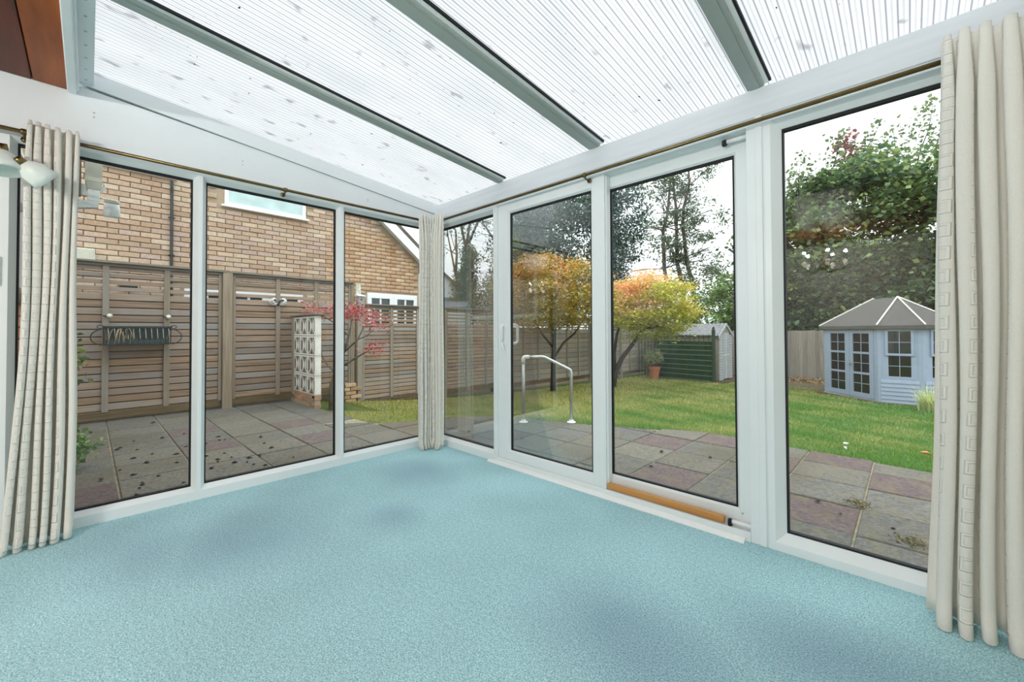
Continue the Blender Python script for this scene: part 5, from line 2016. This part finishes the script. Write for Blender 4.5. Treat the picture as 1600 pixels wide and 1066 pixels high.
sides = [Side(POLY[i], POLY[(i + 1) % 8]) for i in range(8)]
for i, S_ in enumerate(sides):
    Ln = S_.len
    if i == 0:
        # door side
        mb = MB()
        S_.box(mb, 0, 0.10, zb_, ze_, -0.04, 0.0); S_.box(mb, Ln - 0.10, Ln, zb_, ze_, -0.04, 0.0)
        S_.box(mb, 0.10, Ln - 0.10, ze_ - 0.06, ze_, -0.04, 0.0); S_.box(mb, 0.10, Ln - 0.10, zb_, zb_ + 0.06, -0.04, 0.0)
        mb.build('door_frame', M['bluepaint'], sh)
        for k in range(2):
            u0 = 0.105 + k * 0.698
            u1 = u0 + 0.692
            mb = MB()
            z0, z1 = zb_ + 0.065, ze_ - 0.065
            st, rl = 0.115, 0.05
            sp3 = (z1 - z0 - 0.2 - 2 * rl) / 3
            S_.box(mb, u0, u0 + st, z0, z1, -0.03, 0.008); S_.box(mb, u1 - st, u1, z0, z1, -0.03, 0.008)
            S_.box(mb, u0 + st, u1 - st, z0, z0 + 0.11, -0.03, 0.008); S_.box(mb, u0 + st, u1 - st, z1 - 0.09, z1, -0.03, 0.008)
            zz = [z0 + 0.11 + (sp3 + rl) * r for r in range(3)]
            for r in range(1, 3):
                S_.box(mb, u0 + st, u1 - st, zz[r] - rl, zz[r], -0.03, 0.008)
            dl = mb.build('door', M['bluepaint'], sh)
            for r in range(3):
                mb = MB(); S_.box(mb, u0 + st - 0.005, u1 - st + 0.005, zz[r] - 0.005, zz[r] + sp3 + 0.005, -0.014, -0.010)
                mb.build('pane', M['glass_dark'], dl)
            mb = MB()
            for r in range(3):
                um = (u0 + u1) / 2
                S_.box(mb, um - 0.007, um + 0.007, zz[r], zz[r] + sp3, -0.009, 0.0); S_.box(mb, u0 + st, u1 - st, zz[r] + sp3 / 2 - 0.007, zz[r] + sp3 / 2 + 0.007, -0.009, -0.0005)
            mb.build('glazing_bar', M['bluepaint'], dl)
            if k == 1:
                mb = MB(); S_.box(mb, u0 + 0.02, u0 + 0.05, 0.12, 0.28, 0.008, 0.014); S_.box(mb, u0 + 0.02, u0 + 0.11, 0.225, 0.245, 0.03, 0.045); S_.box(mb, u0 + 0.028, u0 + 0.042, 0.225, 0.245, 0.014, 0.03)
                mb.build('handle', M['galv'], dl)
        mb = MB(); S_.box(mb, 0.80 - 0.022, 0.80 + 0.022, zb_ + 0.07, ze_ - 0.07, 0.0085, 0.02)
        mb.build('astragal', M['bluepaint'], sh)
        continue
    back = i in (4, 5)
    mb = MB()
    pw = 0.07
    S_.box(mb, 0, pw, zb_, ze_, -0.04, 0.004); S_.box(mb, Ln - pw, Ln, zb_, ze_, -0.04, 0.004)
    S_.box(mb, pw, Ln - pw, ze_ - 0.045, ze_, -0.04, 0.003)
    zs0 = -0.06
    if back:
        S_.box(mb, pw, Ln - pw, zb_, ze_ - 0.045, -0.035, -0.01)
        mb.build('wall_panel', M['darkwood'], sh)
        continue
    iu0, iu1 = (pw + 0.0, Ln - pw)
    m_ = 0.10 if Ln < 0.8 else 0.14
    S_.box(mb, pw, pw + m_, zs0, ze_ - 0.045, -0.035, -0.002); S_.box(mb, Ln - pw - m_, Ln - pw, zs0, ze_ - 0.045, -0.035, -0.002)
    S_.box(mb, pw + m_, Ln - pw - m_, zs0, zs0 + 0.05, -0.035, -0.002)
    S_.box(mb, pw + m_, Ln - pw - m_, 0.48, 0.515, -0.035, -0.002)
    S_.box(mb, pw + m_, Ln - pw - m_, ze_ - 0.09, ze_ - 0.045, -0.035, -0.002)
    S_.box(mb, pw, Ln - pw, zb_, zs0, -0.035, -0.012)
    mb.build('wall_panel', M['bluepaint'], sh)
    sh_window(S_, pw + m_ - 0.04, Ln - pw - m_ + 0.04, 0.475, ze_ - 0.05, 0.001, sh, 0.05)
    sh_window(S_, pw + m_, Ln - pw - m_, zs0 + 0.05, 0.485, -0.032, sh, 0.012)
    for b in range(6):
        z0 = zb_ + 0.02 + b * (zs0 - zb_ - 0.02) / 6
        z1 = z0 + (zs0 - zb_ - 0.02) / 6 - 0.004
        mb = MB()
        V = []
        for u in (pw - 0.02, Ln - pw + 0.02):
            for d, z in ((-0.012, z0), (0.022, z0), (0.006, z1), (-0.012, z1)):
                w_ = S_.p + S_.t * u + S_.n * d
                V.append((w_[0], w_[1], z))
        mb._add(V, [(0, 3, 2, 1), (4, 5, 6, 7), (0, 1, 5, 4), (1, 2, 6, 5), (2, 3, 7, 6), (3, 0, 4, 7)])
        mb.build('shiplap_board', M['bluepaint'], sh)

# roof: eight planes up to a short ridge
ev = scale_poly(1.085)
rdir = np.array([s2, -s2])
R1, R2 = cen + rdir * 0.33, cen - rdir * 0.33
zr = 1.86
mb = MB()
apex = {0: (R2, R1), 1: (R1,), 2: (R1,), 3: (R1,), 4: (R1, R2), 5: (R2,), 6: (R2,), 7: (R2,)}
for i in range(8):
    a, b = ev[i], ev[(i + 1) % 8]
    pts = [(a[0], a[1], ze_ + 0.03), (b[0], b[1], ze_ + 0.03)]
    if i == 0:
        pts += [(R1[0], R1[1], zr), (R2[0], R2[1], zr)]
    elif i == 4:
        pts += [(R2[0], R2[1], zr), (R1[0], R1[1], zr)]
    else:
        r_ = apex[i][0]
        pts += [(r_[0], r_[1], zr)]
    mb._add(pts, [tuple(range(len(pts)))])
    lowp = [(a[0], a[1], ze_ - 0.05), (b[0], b[1], ze_ - 0.05), (b[0], b[1], ze_ + 0.03), (a[0], a[1], ze_ + 0.03)]
    mb._add(lowp, [(0, 1, 2, 3)])
mb._add([(p[0], p[1], ze_ - 0.0) for p in ev], [tuple(range(8))[::-1]])
mb.build('roof', M['felt'], sh)
for i in range(8):
    r_ = R1 if i in (1, 2, 3, 4) else R2
    a = ev[i]
    mb = MB()
    mb.tube([(a[0], a[1], ze_ + 0.045), (r_[0], r_[1], zr + 0.012)], 0.016, 6)
    mb.build('hip_strip', m_plain('hip_batten', L(222, 218, 208), 0.8, noise=0.1) if i == 0 else bpy.data.materials['hip_batten'], sh)

# variegated grass clump at the corner
t = thing('ornamental_grass', (3.62, 9.35, g1(3.62, 9.35)), 'pale variegated strap leaved grass clump by the summerhouse corner', 'plant')
n = 240
zb0 = g1(3.62, 9.35)
V, Fq, Cc = [], [], []
for k in range(n):
    a = random.uniform(0, 2 * PI)
    le = random.uniform(0.35, 0.72)
    le0 = random.uniform(0.25, 0.9)
    bx_, by_ = 3.62 + random.gauss(0, 0.07), 9.35 + random.gauss(0, 0.07)
    sx, sy = -math.sin(a), math.cos(a)
    col = np.array(L(*random.choice([(222, 224, 168), (196, 206, 132), (232, 232, 196), (168, 184, 104)])))
    o_ = len(V)
    for s in range(5):
        f = s / 4
        r = le * le0 * f * 0.75
        z = zb0 + le * (f * 1.1 - 0.75 * le0 * f * f)
        wd = 0.011 * (1 - f * 0.9)
        V += [(bx_ + math.cos(a) * r - sx * wd, by_ + math.sin(a) * r - sy * wd, z), (bx_ + math.cos(a) * r + sx * wd, by_ + math.sin(a) * r + sy * wd, z)]
        Cc += [col, col]
    for s in range(4):
        Fq.append((o_ + 2 * s, o_ + 2 * s + 1, o_ + 2 * s + 3, o_ + 2 * s + 2))
np_mesh('blades', np.array(V), np.array(Fq), M['leaf'], np.array(Cc), t)


# =================================================================== SMALL PLANTS BY THE HOUSE WALL
def small_plant(name, base, h, n_stem, per, size, cols, label, lean=(0, 0)):
    t = thing(name, base, label, 'plant')
    mb = MB(); tips = []
    for k in range(n_stem):
        a = random.uniform(0, 2 * PI)
        twig_tree(mb, base, (0.35 * math.cos(a) + lean[0], 0.35 * math.sin(a) + lean[1], 1), h, 0.006, 1, 4, 0.6, 0.5, 0.15, 3, tips)
    mb.build('stem', M['bark'], t)
    C = crown(np.array(tips), per, size * 1.1, 0.9)
    leaf_cloud('foliage', C, size, palette(len(C), cols), M['leaf'], t, 0.5)
    return t


G1 = [(92, 118, 62), (120, 140, 74), (70, 92, 54), (150, 158, 92)]
t = thing('climbing_shrub', (-1.5, -2.5, -0.08), 'tall thin leafy shrub against the house wall by the left curtain', 'plant')
mb = MB()
mb.tube([(-1.5, -2.5, -0.1), (-1.52, -2.49, 0.3), (-1.48, -2.47, 0.7), (-1.5, -2.44, 1.02)], [0.012, 0.01, 0.008, 0.004], 6)
mb.tube([(-1.52, -2.49, 0.35), (-1.45, -2.44, 0.55), (-1.42, -2.40, 0.72)], [0.007, 0.005, 0.003], 5)
mb.build('stem', M['bark'], t)
C = crown(np.array([(-1.5, -2.42, 0.98), (-1.46, -2.40, 0.86), (-1.44, -2.41, 0.74), (-1.5, -2.43, 0.66), (-1.42, -2.42, 0.9), (-1.48, -2.45, 0.55)]), 16, (0.06, 0.022, 0.05), 1.0)
leaf_cloud('foliage', C, 0.06, palette(len(C), G1), M['leaf'], t, 0.3)
small_plant('weed_clump', (-1.75, -2.47, -0.08), 0.20, 7, 18, 0.05, [(112, 150, 66), (138, 168, 82), (92, 126, 60)], 'bright green weeds growing at the foot of the house wall', (0.1, 0.15))

# red maple behind the screen wall
t = thing('red_maple', (-2.98, 0.2, -0.12), 'small red leaved maple beside the white screen block wall', 'tree')
mb = MB()
mb.tube([(-2.98, 0.2, -0.14), (-3.02, 0.22, 0.25), (-2.96, 0.26, 0.5), (-2.90, 0.34, 0.75), (-2.86, 0.40, 1.0), (-2.84, 0.44, 1.25)], [0.05, 0.042, 0.032, 0.024, 0.018, 0.008], 8)
mb.tube([(-2.96, 0.26, 0.48), (-2.84, 0.42, 0.62), (-2.72, 0.56, 0.73), (-2.62, 0.68, 0.82)], [0.022, 0.017, 0.012, 0.006], 6)
mb.tube([(-2.90, 0.34, 0.75), (-2.76, 0.50, 0.95), (-2.70, 0.58, 1.18)], [0.016, 0.012, 0.006], 6)
mb.tube([(-2.97, 0.25, 0.45), (-3.08, 0.18, 0.55), (-3.14, 0.12, 0.68), (-3.15, 0.10, 0.82)], [0.018, 0.013, 0.009, 0.004], 6)
mb.tube([(-2.86, 0.40, 1.0), (-3.0, 0.25, 1.2), (-3.2, 0.1, 1.34)], [0.013, 0.01, 0.005], 6)
mb.tube([(-2.76, 0.50, 0.95), (-2.66, 0.6, 1.0), (-2.6, 0.66, 1.1)], [0.01, 0.008, 0.004], 5)
mb.build('trunk', M['bark'], t, smooth=True)
cl = np.array([(-3.22, 0.11, 1.36), (-3.08, 0.25, 1.42), (-2.95, 0.36, 1.38), (-2.9, 0.42, 1.31), (-2.79, 0.52, 1.42), (-2.70, 0.60, 1.37), (-2.61, 0.69, 1.29), (-2.55, 0.76, 1.16),
               (-2.66, 0.64, 1.18), (-2.86, 0.44, 1.40), (-3.30, 0.03, 1.42), (-2.58, 0.72, 0.80), (-2.66, 0.65, 0.83), (-3.0, 0.32, 1.26), (-2.74, 0.57, 1.29)])
C = crown(cl, 75, (0.085, 0.085, 0.05), 1.0)
leaf_cloud('foliage', C, 0.048, palette(len(C), [(206, 92, 100), (180, 64, 80), (222, 122, 116), (160, 52, 66), (214, 128, 104)]), M['leaf'], t, 1.2, 0.5)


# =================================================================== MAPLES
def maple(name, base, trunk, cr_c, cr_r, nclump, per, colfun, label, leafsize=0.075):
    t = thing(name, base, label, 'tree')
    mb = MB(); tips = []
    for p, r in trunk:
        mb.tube(p, r, 8)
    for p, r in trunk:
        e = Vector(p[-1])
        for k in range(4):
            dvec = Vector(cr_c) + Vector([random.uniform(-0.9, 0.9) * cr_r[i] for i in range(3)]) - e
            twig_tree(mb, e, dvec, dvec.length * 0.7, r[-1] * 0.8, 2, 4, 0.6, 0.6, 0.15, 3, tips)
    mb.build('trunk', M['bark_dark'], t, smooth=True)
    cl = ellipsoid_pts(nclump, cr_c, cr_r, 0.35)
    C = crown(cl, per, (0.20, 0.20, 0.075), 1.0)
    rel = (C - np.array(cr_c)) / np.array(cr_r)
    clr = np.repeat((cl - np.array(cr_c)) / np.array(cr_r), per, axis=0)
    leaf_cloud('foliage', C, leafsize, colfun(rel, clr), M['leaf'], t, 1.3, 0.5)
    return t


def mixpal(f, A_, B_, jit=0.15):
    n = len(f)
    a = palette(n, A_, jit); b = palette(n, B_, jit)
    pick = (RNG.uniform(size=n) < np.clip(f, 0, 1))[:, None]
    return np.where(pick, b, a)


def col1(rel, clr):
    f = 0.08 + 0.55 * clr[:, 2] + 0.25 * np.sin(clr[:, 0] * 7 + clr[:, 1] * 5)
    return mixpal(f, [(164, 156, 58), (184, 154, 56), (140, 140, 62), (202, 168, 74)], [(234, 178, 104), (230, 150, 98), (242, 194, 130), (222, 164, 78)])


def col2(rel, clr):
    f = 0.18 + 0.7 * clr[:, 2] + 0.5 * np.sin(clr[:, 0] * 4.6 + 2.2) * (clr[:, 2] > -0.25)
    return mixpal(f, [(206, 202, 66), (184, 190, 60), (222, 210, 88), (160, 172, 62)], [(255, 200, 152), (255, 184, 136), (255, 214, 172), (255, 206, 120)])


zb1 = g1(-3.55, 6.2)
maple('orange_maple', (-3.55, 6.2, zb1),
      [([(-3.55, 6.2, zb1 - 0.03), (-3.53, 6.2, 0.1), (-3.5, 6.2, 0.6), (-3.46, 6.18, 1.2), (-3.4, 6.1, 1.9)], [0.075, 0.062, 0.055, 0.045, 0.03]),
       ([(-3.52, 6.2, 0.35), (-3.3, 6.35, 0.75), (-3.05, 6.5, 1.0), (-2.8, 6.6, 1.4)], [0.04, 0.032, 0.025, 0.016]),
       ([(-3.5, 6.2, 0.6), (-3.8, 6.05, 1.0), (-4.0, 5.9, 1.5)], [0.035, 0.028, 0.018])],
      (-3.35, 5.95, 2.02), (1.4, 1.5, 1.0), 175, 95, col1, 'larger orange and gold leaved maple behind the sliding leaf with the handle', 0.088)
zb2 = g1(-3.05, 8.4)
maple('gold_maple', (-3.05, 8.4, zb2),
      [([(-3.05, 8.4, zb2 - 0.03), (-3.0, 8.45, -0.2), (-2.85, 8.6, 0.25), (-2.6, 8.85, 0.7), (-2.4, 9.0, 1.1)], [0.10, 0.085, 0.07, 0.055, 0.04]),
       ([(-3.0, 8.45, -0.1), (-3.05, 8.5, 0.4), (-3.0, 8.6, 1.0), (-2.9, 8.8, 1.5)], [0.06, 0.05, 0.04, 0.025])],
      (-2.25, 9.12, 1.80), (1.32, 1.32, 1.02), 190, 105, col2, 'yellow green maple with salmon orange top, left of the pale shed', 0.09)


# =================================================================== TREES BEYOND THE GARDEN
def tree(name, label, base, trunks, cl, per, spread, cols, size, flat=0.8, upb=0.5, colf=None, group=None, bark='bark_dark', wide=0.6, twigs=None):
    t = thing(name, base, label, 'tree', group)
    mb = MB()
    for p, r in trunks:
        mb.tube(p, r, 8)
    if twigs:
        for b, d, ln, r in twigs:
            twig_tree(mb, b, d, ln, r, 2, 4, 0.7, 0.6, 0.2, 3)
    if mb.v:
        mb.build('trunk', M[bark], t, smooth=True)
    C = crown(np.asarray(cl), per, spread, flat)
    cc = palette(len(C), cols) if colf is None else colf(C)
    clv = np.repeat(RNG.uniform(0.72, 1.25, (len(cl), 1)), per, axis=0)
    leaf_cloud('foliage', C, size, cc * clv, M['leaf'], t, upb, wide)
    return t


# broad leafy tree behind the summerhouse
BT = np.array([2.3, 18.2, 3.3])
cl = np.concatenate([ellipsoid_pts(330, BT, (4.6, 2.4, 4.4), 0.75), ellipsoid_pts(120, BT + [0, -0.4, -1.8], (4.4, 2.2, 2.6), 0.7),
                     ellipsoid_pts(60, BT + [2.6, 1.2, -0.6], (3.4, 2.2, 4.2), 0.7)])
cl = np.concatenate([cl, ellipsoid_pts(150, BT + [0.4, 1.6, -1.2], (5.0, 0.7, 3.6), 0.2)])
cl = cl[cl[:, 2] > -0.4]
cl = cl[~((cl[:, 2] < 1.9) & (RNG.uniform(size=len(cl)) < 0.35))]
sprays = []
for bx_, by_, zt in ((1.2, 17.2, 8.5), (2.2, 17.9, 8.6), (2.9, 18.6, 8.7), (3.7, 19.2, 9.4), (0.3, 16.6, 7.6), (4.1, 19.6, 8.8), (-0.2, 16.2, 6.9), (1.8, 17.7, 8.3), (-0.9, 15.7, 5.8), (-1.4, 15.4, 4.6)):
    for k in range(7):
        f = k / 6
        sprays.append((bx_ + 0.25 * f * random.uniform(-1, 1) + 0.3 * f, by_ + 0.2 * random.uniform(-1, 1), zt - 1.7 * (1 - f)))


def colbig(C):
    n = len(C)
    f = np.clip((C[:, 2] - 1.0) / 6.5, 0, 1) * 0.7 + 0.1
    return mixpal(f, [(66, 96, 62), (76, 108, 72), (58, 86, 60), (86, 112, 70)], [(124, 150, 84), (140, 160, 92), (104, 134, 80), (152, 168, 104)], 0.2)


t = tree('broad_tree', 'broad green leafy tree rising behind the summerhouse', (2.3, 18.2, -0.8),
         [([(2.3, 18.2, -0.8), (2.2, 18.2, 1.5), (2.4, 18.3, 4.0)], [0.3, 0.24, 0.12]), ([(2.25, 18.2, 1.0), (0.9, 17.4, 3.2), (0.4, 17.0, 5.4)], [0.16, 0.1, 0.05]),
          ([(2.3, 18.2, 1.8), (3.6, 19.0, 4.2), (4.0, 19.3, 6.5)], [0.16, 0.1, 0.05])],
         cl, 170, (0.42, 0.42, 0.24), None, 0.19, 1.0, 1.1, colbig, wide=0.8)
C = crown(np.array(sprays), 22, 0.17, 1.0)
leaf_cloud('top_sprays', C, 0.16, palette(len(C), [(112, 134, 84), (128, 146, 92), (96, 116, 78), (140, 150, 100)]), M['leaf'], t, 0.6, 0.7)
mb = MB()
for i in range(0, len(sprays), 7):
    a_, b_ = sprays[i], sprays[i + 6]
    mb.tube([(a_[0] * 0.9 + BT[0] * 0.1, a_[1], a_[2] - 1.0), a_, sprays[i + 3], b_], [0.03, 0.02, 0.013, 0.006], 4)
mb.build('top_twigs', M['bark_dark'], t)
red = np.array([(1.75 + random.gauss(0, 0.18), 17.6 + random.gauss(0, 0.2), random.uniform(7.4, 8.6)) for k in range(14)] + [(2.25 + random.gauss(0, 0.2), 18.0, 7.55) for k in range(4)])
C = crown(red, 14, 0.13, 1.0)
leaf_cloud('red_sprays', C, 0.15, palette(len(C), [(150, 82, 80), (128, 70, 70), (168, 100, 92)]), M['leaf'], t, 0.6, 0.7)

# bright bush right behind the shed
cl = np.concatenate([ellipsoid_pts(70, (-2.75, 16.4, 1.2), (1.5, 1.2, 1.9), 0.6), ellipsoid_pts(40, (-1.9, 16.9, 2.4), (1.1, 1.0, 1.5), 0.6), ellipsoid_pts(40, (-0.9, 16.6, 1.0), (1.2, 1.0, 2.6), 0.6)])
tree('leafy_bush', 'bright green leafy bush rising behind the pale shed', (-2.4, 16.5, -0.8), [([(-2.4, 16.5, -0.8), (-2.4, 16.5, 1.5)], [0.1, 0.05])],
     cl, 110, (0.26, 0.26, 0.15), [(104, 140, 66), (128, 158, 80), (82, 116, 58), (146, 170, 92)], 0.15, 1.0, 1.0, wide=0.6)

# three stemmed tall thin tree
T3 = [[(-6.0, 19.15, -0.8), (-6.02, 19.10, 3.36), (-6.13, 18.97, 4.39), (-6.15, 18.91, 6.45), (-5.97, 19.07, 7.31), (-5.82, 19.17, 9.2)],
      [(-5.2, 19.8, -0.8), (-5.45, 19.64, 3.53), (-5.63, 19.44, 4.73), (-5.63, 19.41, 6.45), (-5.62, 19.40, 7.48), (-5.77, 19.22, 9.6)],
      [(-4.85, 20.1, -0.8), (-5.02, 20.05, 3.52), (-5.26, 19.80, 4.73), (-5.38, 19.64, 6.79), (-5.34, 19.66, 7.65), (-5.1, 19.86, 8.85), (-5.14, 19.81, 11.0)]]
cl, tw = [], []
for T in T3:
    for p in T[2:]:
        for k in range(3):
            d = Vector((random.uniform(-1, 1), random.uniform(-1, 1), random.uniform(0.0, 0.7)))
            d.normalize()
            tw.append((p, d, random.uniform(1.0, 1.8), 0.035))
rs_ = RNG
lat = np.array([0.69, 0.72, 0.0])
for k in range(120):
    s_ = rs_.normal(0.05, 1.2)
    z_ = rs_.uniform(4.6, 10.5)
    dpt = rs_.uniform(-0.8, 0.8)
    cl.append(np.array([-5.55, 19.45, z_]) + lat * s_ + np.array([-0.72, 0.69, 0]) * dpt)
for k in range(34):
    s_ = rs_.uniform(-1.0, 2.4)
    cl.append(np.array([-5.55, 19.45, rs_.uniform(3.0, 5.0)]) + lat * s_)
tree('three_stemmed_tree', 'tall thin tree with three bare stems against the white sky', (-5.4, 19.5, -0.8),
     [(T, [0.17, 0.12, 0.11, 0.09, 0.08, 0.06, 0.04][:len(T)]) for T in T3], np.array(cl), 52, (0.23, 0.23, 0.14),
     [(108, 124, 100), (124, 138, 108), (92, 108, 90), (140, 150, 120)], 0.15, 1.0, 0.4, bark='bark', twigs=tw)

# dark evergreens on the left of it
DG = [(62, 88, 80), (74, 100, 88), (54, 76, 70), (92, 116, 100)]
cl = np.concatenate([ellipsoid_pts(110, (-6.25, 13.3, 3.4), (0.85, 0.85, 4.3), 0.4), ellipsoid_pts(36, (-5.75, 13.9, 1.6), (0.9, 0.9, 1.8), 0.4), ellipsoid_pts(30, (-5.6, 14.0, 5.6), (0.7, 0.7, 2.2), 0.4)])
tree('evergreen_tree', 'dark blue green evergreen rising behind the gold maple', (-6.2, 13.3, -0.8), [([(-6.2, 13.3, -0.8), (-6.2, 13.3, 6.8)], [0.16, 0.05])],
     cl, 100, (0.26, 0.26, 0.2), DG, 0.15, 1.0, 0.1, wide=0.45)
cl = np.concatenate([ellipsoid_pts(80, (-8.1, 11.6, 5.2), (1.5, 1.5, 1.9), 0.5), ellipsoid_pts(46, (-8.9, 10.8, 4.6), (0.9, 0.9, 2.4), 0.4), ellipsoid_pts(26, (-7.0, 12.6, 6.6), (1.0, 1.0, 1.2), 0.5), ellipsoid_pts(40, (-8.1, 11.6, 2.6), (1.8, 1.8, 1.3), 0.5)])
tree('dark_tree', 'dark green tree rising behind the orange maple', (-8.0, 11.6, -0.8), [([(-8.0, 11.6, -0.8), (-8.0, 11.6, 6.0)], [0.18, 0.06])],
     cl, 90, (0.32, 0.32, 0.22), DG + [(112, 134, 108)], 0.17, 1.0, 0.2, wide=0.5)

# ivy clad bare tree seen through the narrow pane
ivy = [[(-7.5, 6.66, -0.8), (-7.5, 6.66, 1.94), (-7.52, 6.62, 2.99), (-7.58, 6.54, 3.97), (-7.62, 6.5, 4.2)],
       [(-7.58, 6.54, 3.9), (-7.67, 6.44, 4.52), (-7.80, 6.32, 5.3)], [(-7.58, 6.54, 3.95), (-7.46, 6.63, 4.85), (-7.40, 6.70, 5.6)], [(-7.5, 6.6, 4.1), (-7.3, 6.79, 4.74), (-7.1, 7.0, 5.2)],
       [(-7.66, 6.45, 2.4), (-7.85, 6.30, 2.99), (-7.95, 6.2, 3.75), (-8.02, 6.11, 4.3), (-8.06, 6.05, 5.2)], [(-7.85, 6.3, 3.0), (-7.82, 6.33, 3.7), (-7.84, 6.3, 4.5)],
       [(-6.75, 7.3, 3.9), (-6.92, 7.17, 4.25), (-7.07, 7.01, 4.6), (-7.19, 6.89, 4.78)]]
cl = [(-7.53 + random.gauss(0, 0.05 + 0.07 * (3.9 - z)), 6.62 + random.gauss(0, 0.05 + 0.07 * (3.9 - z)), z) for z in np.linspace(1.6, 3.9, 60)]
cl += [(-7.78 + random.gauss(0, 0.08), 6.35 + random.gauss(0, 0.08), z) for z in np.linspace(1.6, 3.0, 20)]
tw = [(p, (random.uniform(-1, 1), random.uniform(-1, 1), random.uniform(0.1, 0.9)), random.uniform(0.6, 1.1), 0.018) for T in ivy[1:] for p in T[1:] for k in range(2)]
t = tree('ivy_tree', 'bare branched tree with an ivy clad trunk seen through the narrow pane', (-7.5, 6.66, -0.8),
         [(T, [0.13, 0.12, 0.10, 0.07, 0.05][:len(T)] if i == 0 else [0.05, 0.04, 0.03, 0.022, 0.015][:len(T)]) for i, T in enumerate(ivy)],
         np.array(cl), 70, (0.10, 0.10, 0.10), [(92, 116, 84), (108, 132, 96), (78, 100, 74)], 0.10, 1.0, 0.2, bark='bark', twigs=tw)
C = crown(np.array([(-7.4 + random.uniform(-0.8, 0.8), 6.7 + random.uniform(-0.8, 0.8), random.uniform(3.4, 5.2)) for k in range(60)]), 9, 0.13)
leaf_cloud('thin_leaves', C, 0.09, palette(len(C), [(96, 112, 90), (120, 132, 108)]), M['leaf'], t)

# yellowish evergreen shrub over the fence
cl = np.concatenate([ellipsoid_pts(60, (-6.15, 6.2, 1.9), (0.55, 0.55, 0.75), 0.3), ellipsoid_pts(36, (-5.9, 6.6, 2.7), (0.42, 0.42, 0.7), 0.3), ellipsoid_pts(30, (-5.6, 6.9, 1.9), (0.5, 0.5, 0.8), 0.3), ellipsoid_pts(22, (-6.4, 7.3, 3.6), (0.5, 0.5, 0.8), 0.3)])
tree('evergreen_shrub', 'feathery olive green shrub hanging over the lower slatted fence', (-6.0, 6.3, -0.8), [([(-6.0, 6.3, -0.8), (-6.0, 6.3, 2.2)], [0.08, 0.03])],
     cl, 70, (0.12, 0.12, 0.14), [(104, 118, 78), (124, 136, 84), (86, 100, 68), (142, 136, 86)], 0.10, 1.0, 0.0, wide=0.3)

# far white bungalow over the fence
t = thing('white_bungalow', (-8.6, 5.6, -0.8), 'small white rendered house with a tan tiled verge beyond the lower fence', 'house')
ua = np.array([0.69, 0.72])
un = np.array([-0.72, 0.69])
c0 = np.array([-7.76, 6.38])


def bp(u, v, z):
    p = c0 + ua * u + un * v
    return (p[0], p[1], z)


mb = MB()
mb.prism([bp(0, 0, -0.8), bp(-1.6, 0, -0.8), bp(-1.6, 0, 4.0), bp(0, 0, 2.52)], tuple(np.append(un * 3, 0)))
mb.build('wall', M['paint'], t)
mb = MB()
mb.prism([bp(0.12, -0.12, 2.43), bp(-1.7, -0.12, 4.1), bp(-1.7, -0.12, 4.19), bp(0.12, -0.12, 2.52)], tuple(np.append(un * 3.3, 0)))
mb.build('roof', M['tile'], t)
mb = MB(); mb.cbox(-7.74, 6.36, 2.36, -7.62, 6.5, 2.44, 0.01)
mb.build('gutter', M['whiteplastic'], t)
mb = MB(); mb.prism([bp(-0.05, -0.02, 2.0), bp(-0.9, -0.02, 2.0), bp(-0.9, -0.02, 2.22), bp(-0.05, -0.02, 2.22)], tuple(np.append(-un * 0.02, 0)))
mb.build('window', M['roofgrey'], t)
mb = MB(); mb.prism([bp(0.42, -0.9, 1.80), bp(-1.0, -0.9, 1.80), bp(-1.0, -0.3, 2.02), bp(0.30, -0.3, 2.02)], (0, 0, 0.05))
mb.build('lean_to_roof', M['roofgrey'], t)
mb = MB(); mb.prism([bp(0.40, -0.88, -0.8), bp(-1.0, -0.88, -0.8), bp(-1.0, -0.88, 1.80), bp(0.40, -0.88, 1.80)], tuple(np.append(un * 0.5, 0)))
mb.build('lean_to_wall', M['paint'], t)
